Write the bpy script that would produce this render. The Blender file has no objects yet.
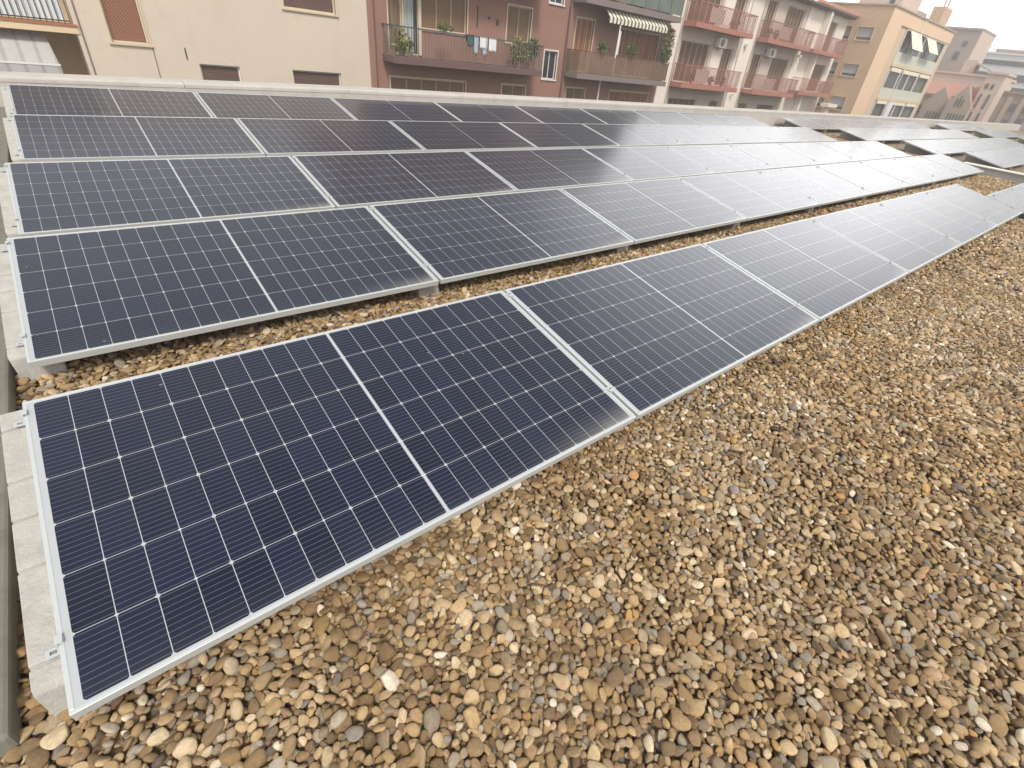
import bpy, math, random
import numpy as np
from mathutils import Matrix, Vector
random.seed(7); RNG = np.random.default_rng(11)
SC = bpy.context.scene
COL = SC.collection
R = math.radians

# ---------------------------------------------------------------- camera
ROT = ((0.7596032686, -0.6401567322, 0.1149009684),
       (0.2893113413, 0.4908037549, 0.8218336948),
       (-0.5824961992, -0.5910254076, 0.5580207393))      # camera right, up, back in world axes
CAMPOS = Vector((0.4008, -0.9937, 1.4329))
cd = bpy.data.cameras.new('camera'); cam = bpy.data.objects.new('camera', cd); COL.objects.link(cam)
m = Matrix(ROT).transposed().to_4x4(); m.translation = CAMPOS; cam.matrix_world = m
cd.sensor_fit = 'HORIZONTAL'; cd.sensor_width = 36.0; cd.lens = 487.81 / 1024 * 36
cd.shift_x = -24.57 / 1024; cd.shift_y = -8.52 / 1024
cd.clip_start = 0.02; cd.clip_end = 3000
SC.camera = cam

# ---------------------------------------------------------------- sky, sun, exposure
SUN_EL, SUN_AZ = R(52), R(-112)        # azimuth counted from +x towards +y
sun_dir = Vector((math.cos(SUN_EL) * math.cos(SUN_AZ), math.cos(SUN_EL) * math.sin(SUN_AZ), math.sin(SUN_EL)))
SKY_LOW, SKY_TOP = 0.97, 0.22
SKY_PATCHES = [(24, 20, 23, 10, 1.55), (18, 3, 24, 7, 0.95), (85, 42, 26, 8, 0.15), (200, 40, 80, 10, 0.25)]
w = bpy.data.worlds.new('World'); SC.world = w; w.use_nodes = True
nt = w.node_tree; nt.nodes.clear()
out = nt.nodes.new('ShaderNodeOutputWorld'); bg = nt.nodes.new('ShaderNodeBackground')
sky = nt.nodes.new('ShaderNodeTexSky'); sky.sky_type = 'NISHITA'; sky.sun_disc = False
sky.sun_elevation = SUN_EL; sky.sun_rotation = math.atan2(sun_dir.x, sun_dir.y)
sky.air_density = 1.0; sky.dust_density = 6.0; sky.ozone_density = 1.0
hs = nt.nodes.new('ShaderNodeHueSaturation'); hs.inputs['Saturation'].default_value = 0.40; hs.inputs['Value'].default_value = 1.0
mixw = nt.nodes.new('ShaderNodeMix'); mixw.data_type = 'RGBA'; mixw.inputs[0].default_value = 0.55
mixw.inputs[7].default_value = (11.0, 10.9, 10.7, 1)       # even overcast veil
nt.links.new(sky.outputs[0], hs.inputs['Color']); nt.links.new(hs.outputs[0], mixw.inputs[6])
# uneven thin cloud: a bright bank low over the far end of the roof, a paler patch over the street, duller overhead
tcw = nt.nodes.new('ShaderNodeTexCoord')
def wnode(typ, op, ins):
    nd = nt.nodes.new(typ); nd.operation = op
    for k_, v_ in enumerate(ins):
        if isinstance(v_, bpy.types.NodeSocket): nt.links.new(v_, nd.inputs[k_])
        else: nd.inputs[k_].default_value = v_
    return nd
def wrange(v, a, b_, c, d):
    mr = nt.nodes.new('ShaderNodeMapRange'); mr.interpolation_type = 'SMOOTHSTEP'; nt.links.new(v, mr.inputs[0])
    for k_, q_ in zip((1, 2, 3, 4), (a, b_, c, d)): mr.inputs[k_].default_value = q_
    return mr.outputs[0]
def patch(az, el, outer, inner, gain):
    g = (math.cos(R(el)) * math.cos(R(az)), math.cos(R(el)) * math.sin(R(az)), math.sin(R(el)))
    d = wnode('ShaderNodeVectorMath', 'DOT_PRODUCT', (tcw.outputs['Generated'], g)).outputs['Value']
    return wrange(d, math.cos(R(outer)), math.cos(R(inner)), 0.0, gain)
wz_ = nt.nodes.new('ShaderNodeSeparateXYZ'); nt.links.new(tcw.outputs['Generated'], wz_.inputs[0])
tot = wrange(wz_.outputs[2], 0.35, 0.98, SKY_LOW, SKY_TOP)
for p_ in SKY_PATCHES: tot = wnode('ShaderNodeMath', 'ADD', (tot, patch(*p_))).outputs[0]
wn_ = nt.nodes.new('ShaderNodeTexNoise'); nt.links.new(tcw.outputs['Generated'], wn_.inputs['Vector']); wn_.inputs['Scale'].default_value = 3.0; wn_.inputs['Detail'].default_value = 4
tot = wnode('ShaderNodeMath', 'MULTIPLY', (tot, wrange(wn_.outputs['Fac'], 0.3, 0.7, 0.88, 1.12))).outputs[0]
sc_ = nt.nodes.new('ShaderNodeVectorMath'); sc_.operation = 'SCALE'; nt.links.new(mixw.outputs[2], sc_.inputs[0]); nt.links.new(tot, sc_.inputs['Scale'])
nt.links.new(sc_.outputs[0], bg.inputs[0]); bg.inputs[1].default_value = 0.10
nt.links.new(bg.outputs[0], out.inputs[0])
sl = bpy.data.lights.new('sun', 'SUN'); sl.energy = 2.3; sl.angle = R(12); sl.color = (1.0, 0.94, 0.85)
so = bpy.data.objects.new('sun', sl); COL.objects.link(so)
so.rotation_euler = sun_dir.to_track_quat('Z', 'Y').to_euler()
SC.view_settings.view_transform = 'Standard'; SC.view_settings.look = 'None'
SC.view_settings.exposure = 0.45; SC.view_settings.gamma = 1.0; SC.view_settings.use_curve_mapping = False
SC.cycles.max_bounces = 6; SC.cycles.diffuse_bounces = 3; SC.cycles.glossy_bounces = 3
SC.cycles.volume_bounces = 0; SC.cycles.transparent_max_bounces = 8

# ---------------------------------------------------------------- materials
class NT:
    """tiny wrapper for writing node maths"""
    def __init__(s, mat): s.t = mat.node_tree
    def n(s, typ, **k):
        nd = s.t.nodes.new(typ)
        for a, b in k.items(): setattr(nd, a, b)
        return nd
    def put(s, sock, v):
        if isinstance(v, bpy.types.NodeSocket): s.t.links.new(v, sock)
        else: sock.default_value = v
    def m(s, op, a, b=0.0, c=None):
        nd = s.n('ShaderNodeMath', operation=op); s.put(nd.inputs[0], a); s.put(nd.inputs[1], b)
        if c is not None: s.put(nd.inputs[2], c)
        return nd.outputs[0]
    def mix(s, f, a, b, blend='MIX'):
        nd = s.n('ShaderNodeMix', data_type='RGBA', blend_type=blend)
        s.put(nd.inputs[0], f)
        for i, v in ((6, a), (7, b)):
            if isinstance(v, tuple) and len(v) == 3: v = v + (1,)
            s.put(nd.inputs[i], v)
        return nd.outputs[2]
    def noise(s, vec, scale, detail=4, rough=0.6):
        nd = s.n('ShaderNodeTexNoise'); s.put(nd.inputs['Vector'], vec)
        nd.inputs['Scale'].default_value = scale; nd.inputs['Detail'].default_value = detail
        nd.inputs['Roughness'].default_value = rough
        return nd.outputs['Fac']
    def ramp(s, fac, stops, interp='LINEAR'):
        nd = s.n('ShaderNodeValToRGB'); s.put(nd.inputs[0], fac); cr = nd.color_ramp; cr.interpolation = interp
        while len(cr.elements) < len(stops): cr.elements.new(0.5)
        for e, (p, c) in zip(cr.elements, stops):
            e.position = p; e.color = (c[0], c[1], c[2], 1) if not isinstance(c, float) else (c, c, c, 1)
        return nd.outputs[0]
    def bump(s, h, strength, dist):
        nd = s.n('ShaderNodeBump'); s.put(nd.inputs['Height'], h)
        nd.inputs['Strength'].default_value = strength; nd.inputs['Distance'].default_value = dist
        return nd.outputs[0]

def newmat(name):
    mt = bpy.data.materials.new(name); mt.use_nodes = True
    t = NT(mt); b = mt.node_tree.nodes['Principled BSDF']
    return mt, t, b

def plain(name, col, rough=0.7, metal=0.0, var=0.12, scale=3.0, bump=0.0, bscale=40.0, bdist=0.004, stain=0.0, stain_col=(0.1, 0.09, 0.08)):
    """painted / cast / woven surface with uneven tone, blotches and a fine bump"""
    mt, t, b = newmat(name)
    tc = t.n('ShaderNodeTexCoord').outputs['Object']
    geo = t.n('ShaderNodeNewGeometry').outputs['Position']
    n1 = t.noise(geo, scale, 5, 0.65)
    c = t.mix(t.m('MULTIPLY', n1, 1.0), tuple(x * (1 - var) for x in col), tuple(min(1, x * (1 + var)) for x in col))
    if stain > 0:
        mp = t.n('ShaderNodeMapping'); t.put(mp.inputs[0], geo); mp.inputs['Scale'].default_value = (1.0, 1.0, 0.18)
        n2 = t.noise(mp.outputs[0], scale * 1.7, 6, 0.7)
        f = t.ramp(n2, [(0.5, 0.0), (0.75, 1.0)])
        c = t.mix(t.m('MULTIPLY', f, stain), c, stain_col)
    t.put(b.inputs['Base Color'], c)
    b.inputs['Roughness'].default_value = rough; b.inputs['Metallic'].default_value = metal
    if bump > 0:
        t.put(b.inputs['Normal'], t.bump(t.noise(geo, bscale, 5, 0.7), bump, bdist))
    if name.endswith('plaster'):
        vo = t.n('ShaderNodeTexVoronoi', feature='DISTANCE_TO_EDGE'); vo.inputs['Scale'].default_value = 0.55
        wv = t.n('ShaderNodeVectorMath', operation='ADD'); t.put(wv.inputs[0], geo)
        nz = t.n('ShaderNodeTexNoise'); t.put(nz.inputs['Vector'], geo); nz.inputs['Scale'].default_value = 2.0; t.put(wv.inputs[1], nz.outputs['Color'])
        t.put(vo.inputs['Vector'], wv.outputs[0])
        crack = t.m('LESS_THAN', vo.outputs['Distance'], 0.006)
        patchn = t.ramp(t.noise(geo, 0.45, 2, 0.4), [(0.60, 0.0), (0.63, 1.0)])
        c = t.mix(t.m('MULTIPLY', patchn, 0.16), c, tuple(x * 0.72 for x in col))
        c = t.mix(t.m('MULTIPLY', crack, 0.13), c, tuple(x * 0.45 for x in col))
        t.put(b.inputs['Base Color'], c)
    return mt

M = {}
M['alu'] = plain('anodised aluminium', (0.56, 0.595, 0.605), 0.42, 0.25, 0.04, 9)
M['alu_dull'] = plain('galvanised steel', (0.62, 0.63, 0.63), 0.45, 0.5, 0.08, 30)
M['bolt'] = plain('dark bolt', (0.30, 0.30, 0.30), 0.5, 0.5, 0.1, 30)
M['block'] = plain('cast concrete block', (0.47, 0.455, 0.43), 0.9, 0, 0.26, 14, 0.9, 110, 0.006, 0.45, (0.27, 0.25, 0.22))
M['kerb'] = plain('weathered grey mortar', (0.19, 0.185, 0.155), 0.85, 0, 0.22, 6, 0.4, 90, 0.004, 0.5, (0.08, 0.09, 0.075))
M['kerb_edge'] = plain('pale mortar arris', (0.27, 0.28, 0.25), 0.85, 0, 0.22, 10, 0.4, 90, 0.004)
M['coping'] = plain('whitewashed parapet render', (0.51, 0.48, 0.45), 0.9, 0, 0.14, 1.6, 0.6, 30, 0.012, 0.55, (0.34, 0.31, 0.28))
M['wallgrey'] = plain('grey render', (0.34, 0.33, 0.32), 0.9, 0, 0.12, 3, 0.3, 50, 0.005, 0.3, (0.2, 0.19, 0.18))
M['white_cap'] = plain('white coping paint', (0.74, 0.73, 0.70), 0.8, 0, 0.06, 3, 0.2, 60, 0.004)
M['roofing'] = plain('bitumen roofing', (0.12, 0.10, 0.08), 0.9, 0, 0.2, 5, 0.4, 50, 0.01)
M['asphalt'] = plain('asphalt', (0.05, 0.05, 0.05), 0.9, 0, 0.2, 2, 0.3, 60, 0.005)
M['pavement'] = plain('pavement concrete', (0.28, 0.27, 0.25), 0.9, 0, 0.15, 2)
M['beige'] = plain('beige plaster', (0.62, 0.535, 0.44), 0.92, 0, 0.07, 0.5, 0.25, 30, 0.01, 0.16, (0.38, 0.31, 0.23))
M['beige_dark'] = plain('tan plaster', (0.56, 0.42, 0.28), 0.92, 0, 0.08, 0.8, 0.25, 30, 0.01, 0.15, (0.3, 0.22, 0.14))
M['cream'] = plain('cream painted edge', (0.66, 0.53, 0.35), 0.85, 0, 0.06, 1.5, stain=0.1, stain_col=(0.4, 0.3, 0.2))
M['terra'] = plain('terracotta tile edge', (0.36, 0.14, 0.08), 0.8, 0, 0.2, 6)
M['brownwall'] = plain('brown red plaster', (0.30, 0.165, 0.128), 0.92, 0, 0.10, 0.6, 0.3, 30, 0.01, 0.28, (0.20, 0.10, 0.075))
M['slabbrown'] = plain('dark brown slab edge', (0.14, 0.085, 0.08), 0.85, 0, 0.12, 3)
M['slabgrey'] = plain('brownish grey slab edge', (0.21, 0.17, 0.165), 0.85, 0, 0.12, 2, stain=0.2)
M['frame_cream'] = plain('cream window surround', (0.62, 0.52, 0.38), 0.7, 0, 0.06, 4)
M['frame_white'] = plain('white window frame', (0.72, 0.71, 0.68), 0.6, 0, 0.05, 4)
M['iron_green'] = plain('dark green iron', (0.07, 0.10, 0.085), 0.6, 0.2, 0.2, 12)
M['iron_grey'] = plain('grey painted iron', (0.22, 0.19, 0.17), 0.6, 0.2, 0.2, 12)
M['iron_dark'] = plain('black iron', (0.05, 0.05, 0.05), 0.55, 0.3, 0.2, 12)
M['rail_wood'] = plain('weathered brown slats', (0.21, 0.135, 0.095), 0.8, 0, 0.3, 5)
M['wood_red'] = plain('reddish varnished wood', (0.235, 0.09, 0.045), 0.55, 0, 0.25, 5)
M['wood_dark'] = plain('dark brown wood', (0.11, 0.06, 0.042), 0.6, 0, 0.25, 5)
M['stile'] = plain('light wood stile', (0.42, 0.28, 0.16), 0.6, 0, 0.15, 5)
M['rust'] = plain('rust red paint', (0.38, 0.165, 0.13), 0.75, 0, 0.12, 2.5, stain=0.15, stain_col=(0.3, 0.12, 0.09))
M['pink'] = plain('pink privacy panel', (0.52, 0.42, 0.39), 0.8, 0, 0.08, 2)
M['whitewall'] = plain('off white plaster', (0.80, 0.73, 0.65), 0.92, 0, 0.06, 0.6, 0.25, 30, 0.01, 0.18, (0.42, 0.36, 0.31))
M['whitewall2'] = plain('warm grey plaster', (0.54, 0.46, 0.39), 0.92, 0, 0.08, 0.8, 0.25, 30, 0.01, 0.2, (0.3, 0.25, 0.21))
M['peach'] = plain('peach render', (0.74, 0.54, 0.37), 0.9, 0, 0.05, 0.6, 0.2, 30, 0.01, 0.08, (0.5, 0.33, 0.2))
M['peach_dark'] = plain('tan render', (0.62, 0.47, 0.33), 0.9, 0, 0.05, 0.6)
M['palegreen'] = plain('pale green parapet panel', (0.58, 0.59, 0.52), 0.8, 0, 0.06, 2, stain=0.15, stain_col=(0.35, 0.37, 0.32))
M['blind'] = plain('cream awning cloth', (0.80, 0.74, 0.60), 0.8, 0, 0.04, 3)
M['concrete_far'] = plain('grey brown render', (0.34, 0.29, 0.26), 0.9, 0, 0.08, 0.6, stain=0.2, stain_col=(0.25, 0.21, 0.19))
M['pink_far'] = plain('pale pink render', (0.60, 0.48, 0.40), 0.9, 0, 0.06, 0.6)
M['stone_far'] = plain('sandy stone', (0.42, 0.34, 0.28), 0.9, 0, 0.10, 0.9, stain=0.2, stain_col=(0.3, 0.24, 0.2))
M['brown_far'] = plain('brown grey stone', (0.29, 0.23, 0.19), 0.9, 0, 0.12, 0.9, stain=0.3, stain_col=(0.2, 0.16, 0.13))
M['white_far'] = plain('white cladding', (0.74, 0.76, 0.76), 0.7, 0, 0.04, 1)
M['roof_red'] = plain('red roof tiles', (0.46, 0.24, 0.19), 0.85, 0, 0.15, 2)
M['roof_pink'] = plain('faded roof tiles', (0.55, 0.28, 0.21), 0.85, 0, 0.15, 3)
M['cloth_white'] = plain('white cloth', (0.72, 0.74, 0.75), 0.9, 0, 0.05, 4)
M['cloth_blue'] = plain('pale blue cloth', (0.35, 0.43, 0.50), 0.9, 0, 0.1, 6)
M['cloth_dark'] = plain('dark teal cloth', (0.05, 0.10, 0.10), 0.9, 0, 0.1, 6)
M['curtain'] = plain('pale curtain', (0.42, 0.46, 0.45), 0.8, 0, 0.12, 6)
M['plastic_white'] = plain('white plastic casing', (0.74, 0.73, 0.70), 0.5, 0, 0.05, 4)
M['pot'] = plain('terracotta pot', (0.33, 0.14, 0.08), 0.8, 0, 0.15, 9)
M['soilpot'] = plain('dark pot', (0.12, 0.08, 0.06), 0.8, 0, 0.15, 9)
M['stem'] = plain('dry stem', (0.30, 0.22, 0.13), 0.8, 0, 0.2, 9)

def mat_glass(name, col, rough=0.08):
    mt, t, b = newmat(name)
    geo = t.n('ShaderNodeNewGeometry').outputs['Position']
    t.put(b.inputs['Base Color'], t.mix(t.noise(geo, 1.5, 2), tuple(c * .6 for c in col), tuple(c * 1.4 for c in col)))
    b.inputs['Roughness'].default_value = rough
    return mt
M['glass'] = mat_glass('window glass', (0.035, 0.04, 0.042))
M['glass_green'] = mat_glass('greenish glazing', (0.13, 0.16, 0.135), 0.12)
M['glass_band'] = mat_glass('dark ribbon glazing', (0.10, 0.115, 0.125), 0.15)

def mat_leaf(name, a, b_, c_):
    mt, t, b = newmat(name)
    geo = t.n('ShaderNodeNewGeometry')
    r = geo.outputs['Random Per Island']
    t.put(b.inputs['Base Color'], t.ramp(r, [(0.0, a), (0.5, b_), (1.0, c_)]))
    b.inputs['Roughness'].default_value = 0.6
    return mt
M['leaf'] = mat_leaf('green leaves', (0.035, 0.07, 0.02), (0.07, 0.12, 0.03), (0.16, 0.20, 0.05))
M['leaf_yel'] = mat_leaf('yellow green leaves', (0.10, 0.13, 0.03), (0.26, 0.26, 0.07), (0.42, 0.38, 0.16))
M['leaf_dry'] = mat_leaf('rusty climbing leaves', (0.10, 0.07, 0.03), (0.18, 0.16, 0.07), (0.24, 0.13, 0.07))

def mat_slats(name, col, pitch, axis=2, dark=0.55, rough=0.7):
    """roller shutter / lattice: shallow slats as colour joints plus bump"""
    mt, t, b = newmat(name)
    geo = t.n('ShaderNodeNewGeometry').outputs['Position']
    sp = t.n('ShaderNodeSeparateXYZ'); t.put(sp.inputs[0], geo)
    v = sp.outputs[axis]
    f = t.m('FRACT', t.m('DIVIDE', v, pitch))
    prof = t.m('SINE', t.m('MULTIPLY', f, math.pi))
    line = t.m('LESS_THAN', prof, 0.35)
    n = t.noise(geo, 2.0, 4)
    base = t.mix(n, tuple(c * .8 for c in col), tuple(c * 1.2 for c in col))
    t.put(b.inputs['Base Color'], t.mix(t.m('MULTIPLY', line, 1 - dark), base, tuple(c * .25 for c in col)))
    t.put(b.inputs['Normal'], t.bump(prof, 0.6, 0.015))
    b.inputs['Roughness'].default_value = rough
    return mt
M['roller'] = mat_slats('brown roller shutter', (0.215, 0.135, 0.08), 0.055)
M['roller_dark'] = mat_slats('dark roller shutter', (0.125, 0.075, 0.06), 0.05)
M['roller_grey'] = mat_slats('grey lilac roller shutter', (0.50, 0.48, 0.50), 0.06)
M['awn_stripe'] = mat_slats('faded striped awning', (0.42, 0.41, 0.41), 0.36, 0, 0.70)

def mat_lattice():
    mt, t, b = newmat('terracotta lattice')
    geo = t.n('ShaderNodeNewGeometry').outputs['Position']
    sp = t.n('ShaderNodeSeparateXYZ'); t.put(sp.inputs[0], geo)
    x, z = sp.outputs[0], sp.outputs[2]
    p = 0.075
    a = t.m('PINGPONG', t.m('ADD', x, z), p / 2); c = t.m('PINGPONG', t.m('SUBTRACT', x, z), p / 2)
    hole = t.m('LESS_THAN', t.m('MINIMUM', a, c), 0.013)
    t.put(b.inputs['Base Color'], t.mix(hole, (0.12, 0.042, 0.022), (0.36, 0.17, 0.10)))
    t.put(b.inputs['Normal'], t.bump(hole, 0.5, 0.01)); b.inputs['Roughness'].default_value = 0.8
    return mt
M['lattice'] = mat_lattice()

def mat_green_stripe():
    mt, t, b = newmat('green and cream striped canvas')
    geo = t.n('ShaderNodeNewGeometry').outputs['Position']
    sp = t.n('ShaderNodeSeparateXYZ'); t.put(sp.inputs[0], geo)
    f = t.m('FRACT', t.m('DIVIDE', sp.outputs[0], 0.29))
    t.put(b.inputs['Base Color'], t.mix(t.m('LESS_THAN', f, 0.42), (0.74, 0.70, 0.58), (0.10, 0.11, 0.075)))
    b.inputs['Roughness'].default_value = 0.85
    return mt
M['stripe'] = mat_green_stripe()

def mat_brick():
    mt, t, b = newmat('tan face brick')
    geo = t.n('ShaderNodeNewGeometry').outputs['Position']
    sp = t.n('ShaderNodeSeparateXYZ'); t.put(sp.inputs[0], geo)
    cb = t.n('ShaderNodeCombineXYZ'); t.put(cb.inputs[0], t.m('ADD', sp.outputs[1], sp.outputs[0])); t.put(cb.inputs[1], sp.outputs[2])
    br = t.n('ShaderNodeTexBrick'); t.put(br.inputs[0], cb.outputs[0]); br.inputs['Scale'].default_value = 1.0
    br.inputs['Color1'].default_value = (0.60, 0.43, 0.29, 1); br.inputs['Color2'].default_value = (0.54, 0.38, 0.25, 1)
    br.inputs['Mortar'].default_value = (0.50, 0.38, 0.27, 1); br.inputs['Mortar Size'].default_value = 0.012
    br.inputs['Brick Width'].default_value = 0.25; br.inputs['Row Height'].default_value = 0.075
    n = t.noise(geo, 0.6, 4)
    t.put(b.inputs['Base Color'], t.mix(0.35, br.outputs[0], t.mix(n, (0.52, 0.36, 0.24), (0.64, 0.47, 0.32))))
    b.inputs['Roughness'].default_value = 0.9
    return mt
M['brick'] = mat_brick()

# --- photovoltaic laminate: everything measured in metres through the UV map
PW, PD = 2.094, 1.134           # panel length (along the row) and depth (up the slope)
CW, CH = 0.0922, 0.1837
UX0, VY0, MID = 0.0268, 0.0159, 0.012
def mat_cells():
    mt, t, b = newmat('solar laminate')
    uv = t.n('ShaderNodeUVMap'); uv.uv_map = 'uv'
    sp = t.n('ShaderNodeSeparateXYZ'); t.put(sp.inputs[0], uv.outputs[0])
    u, v = sp.outputs[0], sp.outputs[1]
    u0 = t.m('SUBTRACT', u, UX0)
    right = t.m('GREATER_THAN', u0, 11 * CW + MID / 2)
    u1 = t.m('SUBTRACT', u0, t.m('MULTIPLY', right, MID))
    v1 = t.m('SUBTRACT', v, VY0)
    cu = t.m('DIVIDE', u1, CW); cv = t.m('DIVIDE', v1, CH)
    du = t.m('MULTIPLY', t.m('PINGPONG', cu, 0.5), CW)
    dv = t.m('MULTIPLY', t.m('PINGPONG', cv, 0.5), CH)
    gap = t.m('MAXIMUM', t.m('LESS_THAN', du, 0.00105), t.m('LESS_THAN', dv, 0.00105))
    # chamfered corners: big on every second column line, small on the others
    odd = t.m('FRACT', t.m('MULTIPLY', t.m('FLOOR', t.m('ADD', cu, 0.5)), 0.5))
    ch = t.m('ADD', 0.0082, t.m('MULTIPLY', odd, -0.0040))
    gap = t.m('MAXIMUM', gap, t.m('LESS_THAN', t.m('ADD', du, dv), ch))
    mid = t.m('LESS_THAN', t.m('ABSOLUTE', t.m('SUBTRACT', u0, 11 * CW + MID / 2)), 0.0042)
    gap = t.m('MAXIMUM', gap, mid)
    for e in (t.m('LESS_THAN', u0, 0.0), t.m('GREATER_THAN', u1, 22 * CW), t.m('LESS_THAN', v1, 0.0), t.m('GREATER_THAN', v1, 6 * CH)):
        gap = t.m('MAXIMUM', gap, e)
    bus = t.m('LESS_THAN', t.m('PINGPONG', t.m('ADD', t.m('MULTIPLY', cv, 10.0), 0.5), 0.5), 0.033)
    fl = t.n('ShaderNodeCombineXYZ'); t.put(fl.inputs[0], t.m('FLOOR', cu)); t.put(fl.inputs[1], t.m('FLOOR', cv))
    oi = t.n('ShaderNodeObjectInfo'); t.put(fl.inputs[2], t.m('MULTIPLY', oi.outputs['Random'], 50.0))
    wn = t.n('ShaderNodeTexWhiteNoise'); t.put(wn.inputs[0], fl.outputs[0])
    cell = t.mix(wn.outputs['Value'], (0.004, 0.008, 0.026), (0.007, 0.013, 0.037))
    c = t.mix(t.m('MULTIPLY', bus, 0.48), cell, (0.28, 0.30, 0.34))
    c = t.mix(gap, c, (0.42, 0.44, 0.47))
    c = t.mix(mid, c, (0.46, 0.48, 0.51))
    # settled dust: a thin film, thickest in the lowest corner by the frame
    geo = t.n('ShaderNodeNewGeometry').outputs['Position']
    low = t.m('POWER', t.m('MAXIMUM', t.m('DIVIDE', t.m('SUBTRACT', v, 0.98), 0.154), 0.0), 2.2)
    side = t.m('POWER', t.m('MAXIMUM', t.m('DIVIDE', t.m('SUBTRACT', u, 1.35), 0.744), 0.0), 2.0)
    dust = t.m('MULTIPLY', t.m('MULTIPLY', low, t.m('ADD', 0.05, side)), t.m('MULTIPLY', t.noise(geo, 7, 5, 0.7), 1.1))
    film = t.m('MULTIPLY', t.ramp(t.noise(geo, 1.1, 5, 0.65), [(0.3, 0.0), (0.75, 1.0)]), 0.016)
    spots = t.n('ShaderNodeTexVoronoi'); t.put(spots.inputs['Vector'], geo); spots.inputs['Scale'].default_value = 3.2
    sp1 = t.m('LESS_THAN', spots.outputs['Distance'], 0.018)
    dust = t.m('MINIMUM', t.m('ADD', t.m('ADD', dust, film), t.m('MULTIPLY', sp1, 0.25)), 0.8)
    c = t.mix(dust, c, (0.50, 0.48, 0.43))
    t.put(b.inputs['Base Color'], c)
    b.inputs['Roughness'].default_value = 0.45; b.inputs['Specular IOR Level'].default_value = 0.1
    b.inputs['Coat Weight'].default_value = 1.0; b.inputs['Coat IOR'].default_value = 1.43     # anti-reflective solar glass
    b.inputs['Sheen Weight'].default_value = 0.12; b.inputs['Sheen Roughness'].default_value = 0.25     # whitens grazing views: glare veil put into the material, plus fine dust
    b.inputs['Coat Roughness'].default_value = 0.175
    return mt
M['cells'] = mat_cells()

STONE_RAMP = [(0.0, (0.32, 0.225, 0.115)), (0.10, (0.41, 0.30, 0.165)), (0.20, (0.24, 0.165, 0.085)), (0.29, (0.46, 0.355, 0.215)),
              (0.39, (0.36, 0.27, 0.165)), (0.48, (0.27, 0.19, 0.105)), (0.56, (0.50, 0.41, 0.28)), (0.64, (0.31, 0.255, 0.18)),
              (0.71, (0.18, 0.125, 0.07)), (0.77, (0.36, 0.32, 0.26)), (0.83, (0.38, 0.26, 0.155)), (0.88, (0.26, 0.245, 0.22)),
              (0.92, (0.60, 0.53, 0.41)), (0.957, (0.44, 0.27, 0.11)), (0.970, (0.13, 0.11, 0.09)), (0.982, (0.66, 0.62, 0.55))]
def mat_pebble():
    mt, t, b = newmat('river pebbles')
    oi = t.n('ShaderNodeObjectInfo'); tc = t.n('ShaderNodeTexCoord').outputs['Object']
    r = oi.outputs['Random']
    vm = t.n('ShaderNodeVectorMath', operation='ADD'); t.put(vm.inputs[0], tc)
    cb = t.n('ShaderNodeCombineXYZ')
    for i, k in enumerate((91.0, 57.0, 33.0)): t.put(cb.inputs[i], t.m('MULTIPLY', r, k))
    t.put(vm.inputs[1], cb.outputs[0]); p = vm.outputs[0]
    base = t.ramp(r, STONE_RAMP, 'CONSTANT')
    n = t.noise(p, 1.6, 6, 0.7)
    c = t.mix(n, t.mix(1.0, base, (0.62, 0.555, 0.47), 'MULTIPLY'), t.mix(1.0, base, (2.12, 2.04, 1.88), 'MULTIPLY'))
    wp = t.n('ShaderNodeNewGeometry').outputs['Position']
    drift = t.ramp(t.noise(wp, 1.3, 4, 0.6), [(0.35, 0.0), (0.65, 1.0)])
    c = t.mix(1.0, c, t.mix(drift, (0.86, 0.79, 0.69), (1.10, 1.11, 1.14)), 'MULTIPLY')
    cool = t.ramp(t.noise(wp, 0.55, 3, 0.5), [(0.45, 0.0), (0.62, 1.0)])
    c = t.mix(t.m('MULTIPLY', cool, 0.8), c, t.mix(1.0, c, (1.04, 1.10, 1.22), 'MULTIPLY'))
    r2 = t.m('FRACT', t.m('MULTIPLY', r, 113.0))
    c = t.mix(1.0, c, t.ramp(r2, [(0.0, (0.48, 0.44, 0.40)), (0.3, (0.85, 0.83, 0.80)), (1.0, (1.1, 1.1, 1.1))]), 'MULTIPLY')
    speck = t.ramp(t.noise(p, 6.0, 5, 0.8), [(0.54, 0.0), (0.64, 1.0)])
    c = t.mix(t.m('MULTIPLY', speck, t.m('MULTIPLY', t.m('FRACT', t.m('MULTIPLY', r, 37.0)), 0.75)), c, (0.12, 0.09, 0.06))
    vein = t.ramp(t.noise(p, 3.0, 2, 0.5), [(0.47, 0.0), (0.5, 1.0), (0.53, 0.0)])
    c = t.mix(t.m('MULTIPLY', vein, 0.22), c, (0.55, 0.48, 0.38))
    t.put(b.inputs['Base Color'], c)
    t.put(b.inputs['Roughness'], t.m('ADD', 0.34, t.m('MULTIPLY', n, 0.45)))
    b.inputs['Specular IOR Level'].default_value = 0.5
    t.put(b.inputs['Normal'], t.bump(t.noise(p, 5.0, 6, 0.8), 0.5, 0.09))
    return mt
M['pebble'] = mat_pebble()

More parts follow.
